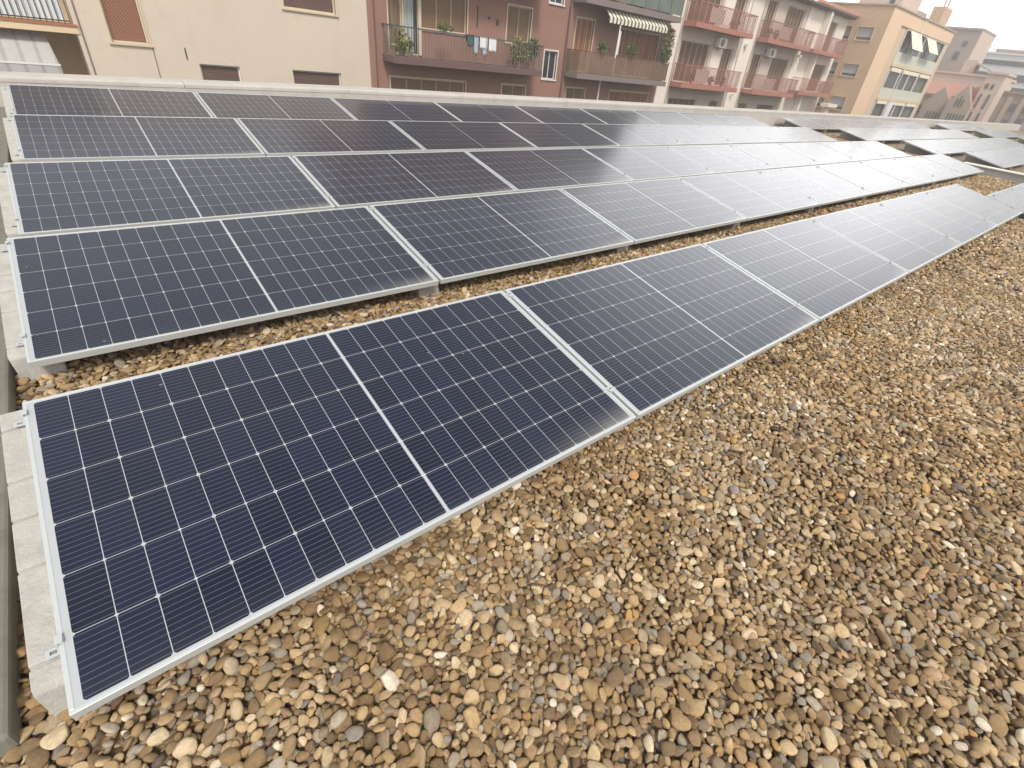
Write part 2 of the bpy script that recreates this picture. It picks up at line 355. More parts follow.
def mat_gravelbed():
    """what lies between and beyond the modelled stones: small stones seen as a packed sheet"""
    mt, t, b = newmat('gravel bed')
    geo = t.n('ShaderNodeNewGeometry').outputs['Position']
    vo = t.n('ShaderNodeTexVoronoi'); t.put(vo.inputs['Vector'], geo); vo.inputs['Scale'].default_value = 28.0
    sp = t.n('ShaderNodeSeparateColor'); t.put(sp.inputs[0], vo.outputs['Color'])
    c = t.ramp(sp.outputs[0], STONE_RAMP, 'CONSTANT')
    edge = t.ramp(vo.outputs['Distance'], [(0.35, 0.0), (0.75, 1.0)])
    c = t.mix(t.m('MULTIPLY', edge, 0.8), c, (0.07, 0.05, 0.03))
    t.put(b.inputs['Base Color'], c); b.inputs['Roughness'].default_value = 0.9
    inv = t.m('SUBTRACT', 1.0, vo.outputs['Distance'])
    t.put(b.inputs['Normal'], t.bump(inv, 1.0, 0.02))
    return mt
M['bed'] = mat_gravelbed()

# ---------------------------------------------------------------- mesh helpers
class MB:
    def __init__(s, o=(0, 0, 0)): s.v = []; s.f = []; s.o = Vector(o); s.uv = None
    def add(s, vs, fs):
        k = len(s.v); s.v += [tuple(Vector(p) - s.o) for p in vs]; s.f += [tuple(i + k for i in f) for f in fs]; return s
    def box(s, x0, x1, y0, y1, z0, z1):
        if x1 < x0: x0, x1 = x1, x0
        if y1 < y0: y0, y1 = y1, y0
        if z1 < z0: z0, z1 = z1, z0
        return s.add([(x0, y0, z0), (x1, y0, z0), (x1, y1, z0), (x0, y1, z0), (x0, y0, z1), (x1, y0, z1), (x1, y1, z1), (x0, y1, z1)],
                     [(0, 3, 2, 1), (4, 5, 6, 7), (0, 1, 5, 4), (1, 2, 6, 5), (2, 3, 7, 6), (3, 0, 4, 7)])
    def quad(s, a, b, c, d): return s.add([a, b, c, d], [(0, 1, 2, 3)])
    def tube(s, p0, p1, r0, r1=None, n=8, cap=True):
        r1 = r0 if r1 is None else r1
        p0, p1 = Vector(p0), Vector(p1); d = (p1 - p0).normalized()
        a = d.orthogonal().normalized(); b = d.cross(a)
        vs = []
        for p, r in ((p0, r0), (p1, r1)):
            vs += [tuple(p + (a * math.cos(2 * math.pi * i / n) + b * math.sin(2 * math.pi * i / n)) * r) for i in range(n)]
        fs = [(i, (i + 1) % n, n + (i + 1) % n, n + i) for i in range(n)]
        if cap: fs += [tuple(range(n - 1, -1, -1)), tuple(range(n, 2 * n))]
        return s.add(vs, fs)
    def prism(s, prof, axis, a, b):
        """profile of 2-D points extruded along axis from a to b"""
        n = len(prof)
        def P(q, t):
            if axis == 'x': return (t, q[0], q[1])
            if axis == 'y': return (q[0], t, q[1])
            return (q[0], q[1], t)
        vs = [P(q, a) for q in prof] + [P(q, b) for q in prof]
        fs = [(i, (i + 1) % n, n + (i + 1) % n, n + i) for i in range(n)] + [tuple(range(n - 1, -1, -1)), tuple(range(n, 2 * n))]
        return s.add(vs, fs)
    def build(s, name, mat, parent=None, bevel=0.0, smooth=False, fixn=True):
        me = bpy.data.meshes.new(name); me.from_pydata(s.v, [], s.f); me.update()
        if fixn:
            import bmesh
            bm = bmesh.new(); bm.from_mesh(me); bmesh.ops.recalc_face_normals(bm, faces=bm.faces[:]); bm.to_mesh(me); bm.free()
        me.materials.append(mat)
        if smooth: me.polygons.foreach_set('use_smooth', [True] * len(me.polygons))
        o = bpy.data.objects.new(name, me); COL.objects.link(o)
        if parent: o.parent = parent
        else: o.location = s.o
        if bevel > 0:
            md = o.modifiers.new('bevel', 'BEVEL'); md.width = bevel; md.segments = 2; md.limit_method = 'ANGLE'
        return o

def tag(o, label=None, cat=None, group=None, kind=None):
    if label: o['label'] = label
    if cat: o['category'] = cat
    if group: o['group'] = group
    if kind: o['kind'] = kind
    return o
def thing(name, label, cat, loc=(0, 0, 0), group=None):
    o = bpy.data.objects.new(name, None); COL.objects.link(o); o.location = loc; o.empty_display_size = 0.2
    return tag(o, label, cat, group)
def copy_tree(root):
    r = root.copy(); COL.objects.link(r)
    for ch in root.children:
        c = ch.copy(); COL.objects.link(c); c.parent = r
        for g in ch.children:
            d = g.copy(); COL.objects.link(d); d.parent = c
    return r

# ================================================================ ground level, street, our roof
GZ = -0.125                       # top of the gravel
STREET = -10.0
tag(MB().box(-60, 400, -200, 300, STREET - 1.0, STREET).build('ground', M['pavement']), kind='structure')
tag(MB().box(-60, 160, 11.6, 18.4 - 0.9, STREET, STREET + 0.004).build('road', M['asphalt']), kind='structure')
tag(MB().box(-3.0, 74.0, -12.0, 9.75, STREET + 0.02, -0.165).build('roof_deck', M['bed']), kind='structure')

# ---------------------------------------------------------------- gravel (stones nobody could count)
def pebble_mesh(i):
    import bmesh
    rr = random.Random(100 + i)
    bm = bmesh.new(); bmesh.ops.create_icosphere(bm, subdivisions=3 if i % 2 == 0 else 2, radius=1.0)
    ph = [rr.uniform(0, 6.28) for _ in range(9)]; amp = rr.uniform(0.05, 0.12); e = rr.uniform(0.78, 1.0)
    cuts = []
    for k in range(rr.choice((1, 3, 5, 7))):
        n = Vector((rr.uniform(-1, 1), rr.uniform(-1, 1), rr.uniform(-0.6, 0.6))).normalized(); cuts.append((n, rr.uniform(0.62, 0.88)))
    for v in bm.verts:
        p = v.co.copy()
        p = Vector([math.copysign(abs(c) ** e, c) for c in p])
        s = 1 + amp * (math.sin(2.1 * p.x + ph[0]) * math.cos(1.7 * p.y + ph[1]) + math.sin(2.4 * p.z + ph[2] + p.x) * 0.7
                       + 0.35 * math.sin(5.3 * p.x + ph[3]) * math.sin(4.7 * p.y + ph[4]))
        p *= s
        taper = 1 + 0.22 * math.sin(ph[5]) * p.x
        p.y *= taper
        for n, d in cuts:
            k = p.dot(n) - d
            if k > 0: p -= n * k * 0.85
        v.co = p
    me = bpy.data.meshes.new('pebble'); bm.to_mesh(me); bm.free(); me.materials.append(M['pebble'])
    me.polygons.foreach_set('use_smooth', [True] * len(me.polygons))
    return bpy.data.objects.new('pebble', me)
PEB = bpy.data.collections.new('pebble_kinds')
NPK = 16
for i in range(NPK): PEB.objects.link(pebble_mesh(i))

def dart_tile(T, seed):
    """stones of falling size dropped into a tile that repeats without a seam"""
    rng = np.random.default_rng(seed); cell = 0.03; n = int(T / cell); grid = {}
    pts = []
    def ok(x, y, r):
        cx, cy = int(x / cell), int(y / cell); k = 2
        for i in range(-k, k + 1):
            for j in range(-k, k + 1):
                for (a, b, q) in grid.get(((cx + i) % n, (cy + j) % n), ()):
                    dx = abs(a - x); dy = abs(b - y); dx = min(dx, T - dx); dy = min(dy, T - dy)
                    if dx * dx + dy * dy < ((r + q) * 0.80) ** 2: return False
        return True
    for r0, r1, tries in ((0.019, 0.027, 200), (0.014, 0.019, 2400), (0.0108, 0.014, 11000), (0.0078, 0.0108, 10000), (0.006, 0.0078, 3000)):
        for _ in range(int(tries * T * T / 2.25)):
            x, y = rng.uniform(0, T, 2); r = rng.uniform(r0, r1)
            if ok(x, y, r):
                pts.append((x, y, r)); grid.setdefault((int(x / cell) % n, int(y / cell) % n), []).append((x, y, r))
    return np.array(pts)
TILE = 1.5
tiles = [dart_tile(TILE, 3), dart_tile(TILE, 4)]

def gravel(name, regions, grow, keep, lower):
    P = []
    for (x0, x1, y0, y1) in regions:
        for ix in range(int(math.floor(x0 / TILE)), int(math.ceil(x1 / TILE))):
            for iy in range(int(math.floor(y0 / TILE)), int(math.ceil(y1 / TILE))):
                for layer in ((0, 1) if lower else (0,)):
                    t = tiles[(ix * 7 + iy * 3 + layer) % 2].copy()
                    if layer == 1: t[:, 0] = (t[:, 0] + 0.37) % TILE; t[:, 1] = (t[:, 1] + 0.81) % TILE
                    p = np.column_stack([t[:, 0] + ix * TILE, t[:, 1] + iy * TILE, t[:, 2], np.full(len(t), layer)])
                    q = p[(p[:, 0] >= x0) & (p[:, 0] < x1) & (p[:, 1] >= y0) & (p[:, 1] < y1)]
                    if keep < 1: q = q[RNG.random(len(q)) < np.where(q[:, 2] < 0.012, keep * 0.5, keep)]
                    P.append(q)
    P = np.concatenate(P); n = len(P); r = P[:, 2] * grow
    a = r * RNG.uniform(1.02, 1.45, n); b = r * RNG.uniform(0.84, 1.06, n); c = r * RNG.uniform(0.34, 0.74, n)
    bumps = 0.006 * np.sin(P[:, 0] * 5.1 + 1.3 * np.sin(P[:, 1] * 3.7)) + 0.006 * np.sin(P[:, 1] * 6.3 + P[:, 0] * 2.2)
    z = GZ - 0.016 + bumps + RNG.uniform(-0.006, 0.008, n) + (r - 0.014) * 0.35 - P[:, 3] * 0.016
    co = np.column_stack([P[:, 0], P[:, 1], z])
    tilt = RNG.normal(0, 0.36, (n, 2)); steep = RNG.random(n) < 0.13; tilt[steep] *= 2.6
    rot = np.column_stack([tilt[:, 0], tilt[:, 1], RNG.uniform(0, 6.283, n)])
    me = bpy.data.meshes.new(name); me.vertices.add(n); me.vertices.foreach_set('co', co.astype(np.float32).ravel())
    for nm, arr in (('rot', rot), ('scl', np.column_stack([a, b, c]))):
        at = me.attributes.new(nm, 'FLOAT_VECTOR', 'POINT'); at.data.foreach_set('vector', arr.astype(np.float32).ravel())
    at = me.attributes.new('kind_index', 'INT', 'POINT'); at.data.foreach_set('value', RNG.integers(0, NPK, n).astype(np.int32))
    me.materials.append(M['pebble'])
    o = bpy.data.objects.new(name, me); COL.objects.link(o)
    g = bpy.data.node_groups.get('scatter stones')
    if g is None:
        g = bpy.data.node_groups.new('scatter stones', 'GeometryNodeTree')
        g.interface.new_socket('Geometry', in_out='INPUT', socket_type='NodeSocketGeometry')
        g.interface.new_socket('Geometry', in_out='OUTPUT', socket_type='NodeSocketGeometry')
        N = g.nodes; L = g.links
        gi = N.new('NodeGroupInput'); go = N.new('NodeGroupOutput'); ip = N.new('GeometryNodeInstanceOnPoints')
        ci = N.new('GeometryNodeCollectionInfo'); ci.inputs[0].default_value = PEB; ci.inputs[1].default_value = True; ci.inputs[2].default_value = True
        L.new(gi.outputs[0], ip.inputs['Points']); L.new(ci.outputs[0], ip.inputs['Instance'])
        ip.inputs['Pick Instance'].default_value = True
        for nm, ty, sk in (('rot', 'FLOAT_VECTOR', 'Rotation'), ('scl', 'FLOAT_VECTOR', 'Scale'), ('kind_index', 'INT', 'Instance Index')):
            na = N.new('GeometryNodeInputNamedAttribute'); na.data_type = ty; na.inputs[0].default_value = nm
            src = [q for q in na.outputs if q.enabled][0]
            L.new(src, ip.inputs[sk])
        L.new(ip.outputs[0], go.inputs[0])
    md = o.modifiers.new('scatter', 'NODES'); md.node_group = g
    tag(o, kind='stuff')
    return n
N1 = gravel('gravel', [(-0.75, 7.5, -2.3, 0.55), (-0.5, 7.5, 0.55, 2.15)], 1.0, 1.0, True)
N2 = gravel('distant_gravel', [(7.5, 22.5, -2.0, 4.0), (-1.2, 7.5, 2.15, 9.2), (7.5, 22.5, 4.0, 9.2)], 1.3, 0.62, False)
bpy.data.objects['gravel']['label'] = 'brown and tan rounded river pebbles covering the roof around the front panels'
bpy.data.objects['gravel']['category'] = 'gravel'
bpy.data.objects['distant_gravel']['label'] = 'finer looking brown gravel between the back rows and farther along the roof'
bpy.data.objects['distant_gravel']['category'] = 'gravel'

# ---------------------------------------------------------------- parapet, cross wall, kerb
pa = thing('roof_parapet', 'long whitewashed parapet wall with a rounded coping behind the last panel row', 'parapet wall', (0, 9.5, GZ))
b_ = MB((0, 9.5, GZ)); b_.box(-3.0, 74.0, 9.222, 9.70, STREET + 0.05, 0.10); wallm = b_
prof = [(9.216, 0.288), (9.217, 0.330), (9.226, 0.348), (9.25, 0.357), (9.50, 0.364), (9.70, 0.357), (9.735, 0.345), (9.742, 0.325), (9.742, 0.288)]
def fall(x): return float(np.interp(x, [-3, 0, 2, 4.4, 13, 30], [-0.10, -0.07, -0.045, -0.012, 0.0, 0.01]))
b_ = MB((0, 9.5, GZ)); x = -3.0; lens = [2.55, 2.42, 2.6, 2.5]; k = 0; n_ = len(prof)
while x < 74.0:
    x1 = min(x + lens[k % 4], 74.0); j_ = random.uniform(-0.0015, 0.0015); xe = x1 - 0.007
    vs = [(x, p[0], p[1] + fall(x) + j_) for p in prof] + [(xe, p[0], p[1] + fall(xe) + j_) for p in prof]
    b_.add(vs, [(i, (i + 1) % n_, n_ + (i + 1) % n_, n_ + i) for i in range(n_)] + [tuple(range(n_ - 1, -1, -1)), tuple(range(n_, 2 * n_))])
    wallm.add([(x, 9.222, 0.1001), (x1, 9.222, 0.1001), (x1, 9.70, 0.1001), (x, 9.70, 0.1001),
               (x, 9.222, 0.286 + fall(x)), (x1, 9.222, 0.286 + fall(x1)), (x1, 9.70, 0.286 + fall(x1)), (x, 9.70, 0.286 + fall(x))],
              [(0, 3, 2, 1), (4, 5, 6, 7), (0, 1, 5, 4), (1, 2, 6, 5), (2, 3, 7, 6), (3, 0, 4, 7)])
    x = x1; k += 1
b_.build('coping', M['coping'], pa); wallm.build('wall', M['coping'], pa)

cw_ = thing('cross_wall', 'low grey wall with a white top crossing the gravel between the two panel arrays', 'low wall', (19.45, -4.8, GZ))
MB((19.45, -4.8, GZ)).box(19.3, 19.58, -12.0, 2.35, GZ - 0.035, 0.05).build('wall', M['wallgrey'], cw_)
MB((19.45, -4.8, GZ)).box(19.27, 19.61, -12.0, 2.38, 0.053, 0.085).build('cap', M['white_cap'], cw_, 0.006)

kb = thing('roof_kerb', 'weathered grey green mortar kerb at the left edge of the roof', 'kerb', (-0.5, 3, GZ))
MB((-0.5, 3, GZ)).box(-3.0, -0.128, 0.085, 9.2, GZ - 0.03, -0.075).build('kerb_body', M['kerb'], kb, 0.012)

# ================================================================ solar panels
TILT = 0.1767; CT, ST = math.cos(TILT), math.sin(TILT)
PITCH = 2.114; FT = 0.035
rotm = Matrix.Rotation(TILT, 4, 'X')
def make_panel():
    t = bpy.data.objects.new('solar_panel', None); COL.objects.link(t); t.empty_display_size = 0.2
    # local frame: x along the row, y up the slope, z normal; glass face at z = 0
    f = MB(); lip = 0.011
    f.box(0, PW, 0, lip, -FT, 0.0); f.box(0, PW, PD - lip, PD, -FT, 0.0)
    f.box(0, lip, lip, PD - lip, -FT, 0.0); f.box(PW - lip, PW, lip, PD - lip, -FT, 0.0)
    f.box(lip, 0.03, lip, PD - lip, -FT, -FT + 0.002); f.box(PW - 0.03, PW - lip, lip, PD - lip, -FT, -FT + 0.002)
    fo = f.build('frame', M['alu'], t, 0.0012)
    g = MB(); z0, z1 = -0.006, -0.0015
    g.box(lip, PW - lip, lip, PD - lip, z0, z1)
    go = g.build('glass_face', M['cells'], t)
    me = go.data; uvl = me.uv_layers.new(name='uv')
    for lp in me.loops:
        co = me.vertices[lp.vertex_index].co; uvl.data[lp.index].uv = (co.x, PD - co.y)
    MB().box(0.997, 1.097, PD * 0.52, PD * 0.52 + 0.08, z0 - 0.022, z0 - 0.001).build('junction_box', M['bolt'], t)
    return t
ORD = ['first', 'second', 'third', 'fourth', 'fifth', 'sixth', 'seventh', 'eighth', 'ninth', 'tenth']
ROWS = ['front row', 'second row', 'third row', 'fourth row', 'back row']
X0 = [0.0, -0.0414, -0.0518, -0.0195, -0.0496]
Y0 = [0.0, 1.7726, 3.5627, 5.7414, 7.9538]
Z0 = [0.0, 0.0045, 0.008, 0.004, 0.0124]
proto = make_panel(); used = [False]
def put_panel(x, y, z, label, group):
    p = proto if not used[0] else copy_tree(proto); used[0] = True
    p.location = (x, y, z); p.rotation_euler = (TILT + random.uniform(-.0012, .0012), random.uniform(-.0008, .0008), random.uniform(-.0006, .0006))
    tag(p, label, 'solar panel', group)
    return p

# ---- concrete ballast blocks with clamps
def make_block(kind):
    """wedge under a joint; local origin at the row's low glass edge, z measured like the glass"""
    t = bpy.data.objects.new('ballast_block', None); COL.objects.link(t); t.empty_display_size = 0.1
    tt = math.tan(TILT); k = -0.038
    yf, yb = (0.105 if kind == 'end' else 0.085), 1.14; bot = GZ - 0.03
    def top(y): return y * tt + k
    b = MB()
    W = 0.084
    # profile with sawn grooves across the sloped top
    prof = [(yf, bot), (yf + 0.012, top(yf) - 0.012), (yf + 0.024, top(yf + 0.024))]
    for gy in (0.185, 0.475, 0.655, 0.81, 1.045):
        prof += [(gy - 0.006, top(gy - 0.006)), (gy - 0.004, top(gy) - 0.012), (gy + 0.004, top(gy) - 0.011), (gy + 0.006, top(gy + 0.006))]
    prof += [(yb - 0.01, top(yb - 0.01)), (yb, top(yb) - 0.012), (yb, bot)]
    # tapered sides: wider at the top
    n = len(prof); vs = []
    for sx in (-1, 1):
        for (y, z) in prof:
            ww = W + 0.0 * (z - bot) + (0.004 if z > bot + 0.02 else -0.004)
            vs.append((sx * ww, y, z))
    b.add(vs, [(i, (i + 1) % n, n + (i + 1) % n, n + i) for i in range(n)] + [tuple(range(n - 1, -1, -1)), tuple(range(n, 2 * n))])
    b.build('block', M['block'], t, 0.004)
    for cy in (0.195, 1.055):
        zt = cy * tt
        cz = zt - 0.036
        c = MB()
        if kind == 'end':
            # Z bracket with a bolt hole, lying on the block left of the frame
            xo = -0.013
            outer = [(-0.036, -0.014), (-0.004, -0.014), (-0.004, 0.014), (-0.036, 0.014)]
            x0_, x1_, y0_, y1_ = xo - 0.040, xo - 0.006, cy - 0.014, cy + 0.014
            hx0, hx1, hy0, hy1 = xo - 0.031, xo - 0.017, cy - 0.006, cy + 0.006
            za, zb = cz + 0.001, cz + 0.005
            for q in ((x0_, hx0, y0_, y1_), (hx1, x1_, y0_, y1_), (hx0, hx1, y0_, hy0), (hx0, hx1, hy1, y1_)):
                c.box(q[0], q[1], q[2], q[3], za, zb)
            c.box(xo - 0.010, xo - 0.005, y0_, y1_, zb, zt + 0.006)
            c.box(xo - 0.010, xo + 0.006, y0_, y1_, zt + 0.0062, zt + 0.0095)
        else:
            c.box(0.02, 0.05, cy - 0.018, cy + 0.018, zt + 0.003, zt + 0.007)
            c.box(0.029, 0.039, cy - 0.016, cy + 0.016, cz, zt + 0.003)
        co = c.build('clamp', M['alu'], t)
        d = MB()
        if kind == 'end': d.tube((xo - 0.024, cy, cz), (xo - 0.024, cy, cz + 0.0025), 0.0055, n=8)
        else: d.tube((0.035, cy, zt + 0.007), (0.035, cy, zt + 0.0125), 0.006, n=6)
        d.build('bolt', M['bolt'], co)
    return t
b_end = make_block('end'); b_mid = make_block('mid'); bu = {'end': False, 'mid': False}
def put_block(x, y, z, kind, label, group):
    src = b_end if kind == 'end' else b_mid
    o = src if not bu[kind] else copy_tree(src); bu[kind] = True
    o.location = (x, y, z); tag(o, label, 'concrete block', group)

for r in range(5):
    n = 6 if r == 0 else 9
    for i in range(n):
        if r == 0 and i == 0: lab = 'dark blue solar panel nearest the camera, left end of the front row'
        elif i == 0: lab = 'solar panel at the left end of the %s' % (ROWS[r] + (' beside the parapet' if r == 4 else ''))
        elif i == n - 1: lab = 'pale sky reflecting solar panel ending the %s before the %s' % (ROWS[r], 'lower offset panels' if r == 0 else 'low cross wall')
        else: lab = 'solar panel, %s from the left in the %s' % (ORD[i], ROWS[r] + (' beside the parapet' if r == 4 else ''))
        put_panel(X0[r] + i * PITCH, Y0[r], Z0[r], lab, 'solar panels of the near array')
    for j in range(n + 1):
        if j == 0: lab = 'grey concrete ballast block under the left end of the %s' % ROWS[r]
        elif j == n: lab = 'grey concrete ballast block under the far right end of the near array %s' % ROWS[r]
        else: lab = 'grey concrete ballast block under the joint after the %s panel of the %s' % (ORD[j - 1], ROWS[r])
        x = X0[r] + j * PITCH - 0.010 - 0.035
        if j == 0: x = X0[r] - 0.004 - 0.040 + 0.044 - 0.0
        if j == 0: x = X0[r] + 0.0
        put_block(x + (0 if j else 0.018), Y0[r], Z0[r] if j else Z0[r], 'end' if j == 0 else 'mid', lab, 'concrete blocks under the near array')
# the row that goes on beyond the front row, shifted towards the camera side
for i in range(3):
    put_panel(12.70 + i * PITCH, -0.50, -0.082, 'pale solar panel, %s of the offset group beyond the front row end' % ORD[i], 'offset solar panels beyond the front row')
for j in range(4):
    put_block(12.70 + j * PITCH - (0.045 if j else -0.30), -0.50, -0.082, 'mid', 'concrete ballast block under %s' % (
        'the near end of the offset panel group' if j == 0 else 'the %s panel end of the offset group' % ORD[j - 1]), 'concrete blocks under the offset panels')
# far array behind the cross wall
for r in range(1, 5):
    for i in range(8):
        put_panel(21.50 + i * PITCH, Y0[r] - 0.03, 0.004, 'washed out solar panel beyond the cross wall, %s in the %s' % (ORD[i], ROWS[r]), 'solar panels of the far array')
    for j in range(9):
        put_block(21.50 + j * PITCH - (0.045 if j else -0.60), Y0[r] - 0.03, 0.004, 'mid', 'ballast block beyond the cross wall, %s along the %s' % (ORD[j], ROWS[r]), 'concrete blocks under the far array')

for r in (2, 3, 4):
    for i in range(5):
        put_panel(42.5 + i * PITCH, Y0[r] - 0.03, 0.004, 'most distant pale solar panel group, %s in the %s' % (ORD[i], ROWS[r]), 'solar panels at the far end of the roof')
    for j in range(6):
        put_block(42.5 + j * PITCH - (0.045 if j else -0.60), Y0[r] - 0.03, 0.004, 'mid', 'ballast block of the most distant group, %s along the %s' % (ORD[j], ROWS[r]), 'concrete blocks at the far end of the roof')

# ================================================================ buildings across the street
YF = 21.0
def wall_face(mb, x0, x1, z0, z1, ops, y, depth, plane='y', flip=False):
    """wall sheet with real openings and their reveals; plane 'y': facade facing -y, plane 'x': facing -x"""
    xs = sorted(set([x0, x1] + [v for o in ops for v in o[:2] if x0 < v < x1]))
    zs = sorted(set([z0, z1] + [v for o in ops for v in o[2:4] if z0 < v < z1]))
    P = (lambda a, d, z: (a, y + d, z)) if plane == 'y' else (lambda a, d, z: (y + d, a, z))
    for i in range(len(xs) - 1):
        for j in range(len(zs) - 1):
            cx, cz = (xs[i] + xs[i + 1]) / 2, (zs[j] + zs[j + 1]) / 2
            if any(o[0] < cx < o[1] and o[2] < cz < o[3] for o in ops): continue
            mb.quad(P(xs[i], 0, zs[j]), P(xs[i + 1], 0, zs[j]), P(xs[i + 1], 0, zs[j + 1]), P(xs[i], 0, zs[j + 1]))
    for (a, b, c, d) in [o[:4] for o in ops]:
        mb.quad(P(a, 0, c), P(a, depth, c), P(a, depth, d), P(a, 0, d)); mb.quad(P(b, 0, c), P(b, depth, c), P(b, depth, d), P(b, 0, d))
        mb.quad(P(a, 0, c), P(b, 0, c), P(b, depth, c), P(a, depth, c)); mb.quad(P(a, 0, d), P(b, 0, d), P(b, depth, d), P(a, depth, d))

def shell(mb, x0, x1, y0, y1, z0, z1, front=False, left=True):
    if front: mb.quad((x0, y0, z0), (x1, y0, z0), (x1, y0, z1), (x0, y0, z1))
    mb.quad((x1, y0, z0), (x1, y1, z0), (x1, y1, z1), (x1, y0, z1))
    if left: mb.quad((x0, y0, z0), (x0, y1, z0), (x0, y1, z1), (x0, y0, z1))
    mb.quad((x0, y1, z0), (x1, y1, z0), (x1, y1, z1), (x0, y1, z1))
    mb.quad((x0, y0, z1), (x1, y0, z1), (x1, y1, z1), (x0, y1, z1))

def window(root, org, a, b, c, d, y, kind, trim=None, plane='y', n=2, recess=0.12, label=None):
    """part 'window' with sub-parts; the trim runs round the opening, proud of the wall"""
    def bx(mb, a0, a1, d0, d1, z0, z1):
        return mb.box(a0, a1, y + d0, y + d1, z0, z1) if plane == 'y' else mb.box(y + d0, y + d1, a0, a1, z0, z1)
    f = MB(org)
    tw = 0.055
    if trim:
        bx(f, a - tw, a, -0.03, 0.04, c, d); bx(f, b, b + tw, -0.03, 0.04, c, d)
        bx(f, a - tw, b + tw, -0.03, 0.04, d, d + tw); bx(f, a - tw - 0.03, b + tw + 0.03, -0.06, 0.04, c - tw, c)
    e = 0.045
    bx(f, a, a + e, recess - 0.03, recess + 0.03, c, d); bx(f, b - e, b, recess - 0.03, recess + 0.03, c, d)
    bx(f, a + e, b - e, recess - 0.03, recess + 0.03, c, c + e); bx(f, a + e, b - e, recess - 0.03, recess + 0.03, d - e, d)
    fr = trim or M['frame_white']
    w_ = f.build('window', fr, root)
    if label: w_['label'] = label
    if kind in ('roller', 'roller_dark', 'roller_grey', 'lattice'):
        s = MB(org); wdt = (b - a - 2 * e) / n
        for i in range(n):
            bx(s, a + e + i * wdt + 0.012, a + e + (i + 1) * wdt - 0.012, recess - 0.012, recess + 0.01, c + e, d - e)
        s.build('shutter', M[kind], w_)
        if n > 1:
            p = MB(org)
            for i in range(1, n): bx(p, a + e + i * wdt - 0.03, a + e + i * wdt + 0.03, recess - 0.045, recess + 0.02, c + e, d - e)
            p.build('post', M['stile'], w_)
        bk = MB(org); bx(bk, a + e, b - e, recess + 0.02, recess + 0.03, c + e, d - e); bk.build('pane', M['glass'], w_)
    elif kind == 'grey_half':
        h = c + (d - c) * 0.26
        s = MB(org); bx(s, a + e, b - e, recess - 0.012, recess + 0.01, h, d - e); s.build('shutter', M['roller_grey'], w_)
        g = MB(org); bx(g, a + e, b - e, recess, recess + 0.012, c + e, h - 0.01); g.build('pane', M['glass_band'], w_)
    elif kind == 'folding':
        s = MB(org); st = MB(org); wdt = (b - a - 2 * e) / n
        for i in range(n):
            l0 = a + e + i * wdt; l1 = l0 + wdt
            off = 0.03 * (1 if i % 2 else -1)
            bx(s, l0 + 0.05, l1 - 0.05, recess - 0.005 + off, recess + 0.01 + off, c + e, d - e)
            bx(st, l0 + 0.006, l0 + 0.05, recess - 0.02 + off, recess + 0.02 + off, c + e, d - e)
            bx(st, l1 - 0.05, l1 - 0.006, recess - 0.02 + off, recess + 0.02 + off, c + e, d - e)
        s.build('shutter', M['wood_red'] if trim is not None or n > 3 else M['wood_dark'], w_); st.build('stile', M['stile'], w_)
        g = MB(org); bx(g, a + e, b - e, recess + 0.06, recess + 0.07, c + e, d - e); g.build('pane', M['glass'], w_)
    elif kind == 'dark_folding':
        s = MB(org); st = MB(org); wdt = (b - a - 2 * e) / n
        for i in range(n):
            l0 = a + e + i * wdt; l1 = l0 + wdt
            bx(s, l0 + 0.035, l1 - 0.035, recess - 0.005, recess + 0.01, c + e, d - e)
            bx(st, l0 + 0.004, l0 + 0.035, recess - 0.02, recess + 0.02, c + e, d - e); bx(st, l1 - 0.035, l1 - 0.004, recess - 0.02, recess + 0.02, c + e, d - e)
        s.build('shutter', M['wood_dark'], w_); st.build('stile', M['stile'], w_)
    elif kind == 'curtain':
        s = MB(org); N = 14; wdt = (b - a - 2 * e) / N
        for i in range(N): bx(s, a + e + i * wdt, a + e + (i + 1) * wdt, recess + 0.02 + 0.02 * math.sin(i * 1.9), recess + 0.03 + 0.02 * math.sin(i * 1.9), c + e, d - e)
        s.build('curtain', M['curtain'], w_)
        g = MB(org); bx(g, b - e - 0.16, b - e, recess - 0.01, recess, c + e, d - e); g.build('pane', M['glass'], w_)
    else:
        g = MB(org); bx(g, a + e, b - e, recess, recess + 0.012, c + e, d - e); g.build('pane', M['glass_green' if kind == 'green' else 'glass'], w_)
        if n > 1:
            p = MB(org); wdt = (b - a - 2 * e) / n
            for i in range(1, n): bx(p, a + e + i * wdt - 0.02, a + e + i * wdt + 0.02, recess - 0.02, recess + 0.02, c + e, d - e)
            p.build('mullion', fr, w_)
    return w_

def bars(mb, x0, x1, y, z0, z1, step, r=0.012, skew=0.0):
    n = max(1, int(abs(x1 - x0) / step))
    for i in range(n + 1):
        xx = x0 + (x1 - x0) * i / n
        mb.box(xx - r, xx + r, y - r, y + r, z0, z1)
def sidebars(mb, x, y0, y1, z0, z1, step, r=0.009):
    n = max(1, int(abs(y1 - y0) / step))
    for i in range(n + 1):
        yy = y0 + (y1 - y0) * i / n
        mb.box(x - r, x + r, yy - r, yy + r, z0, z1)

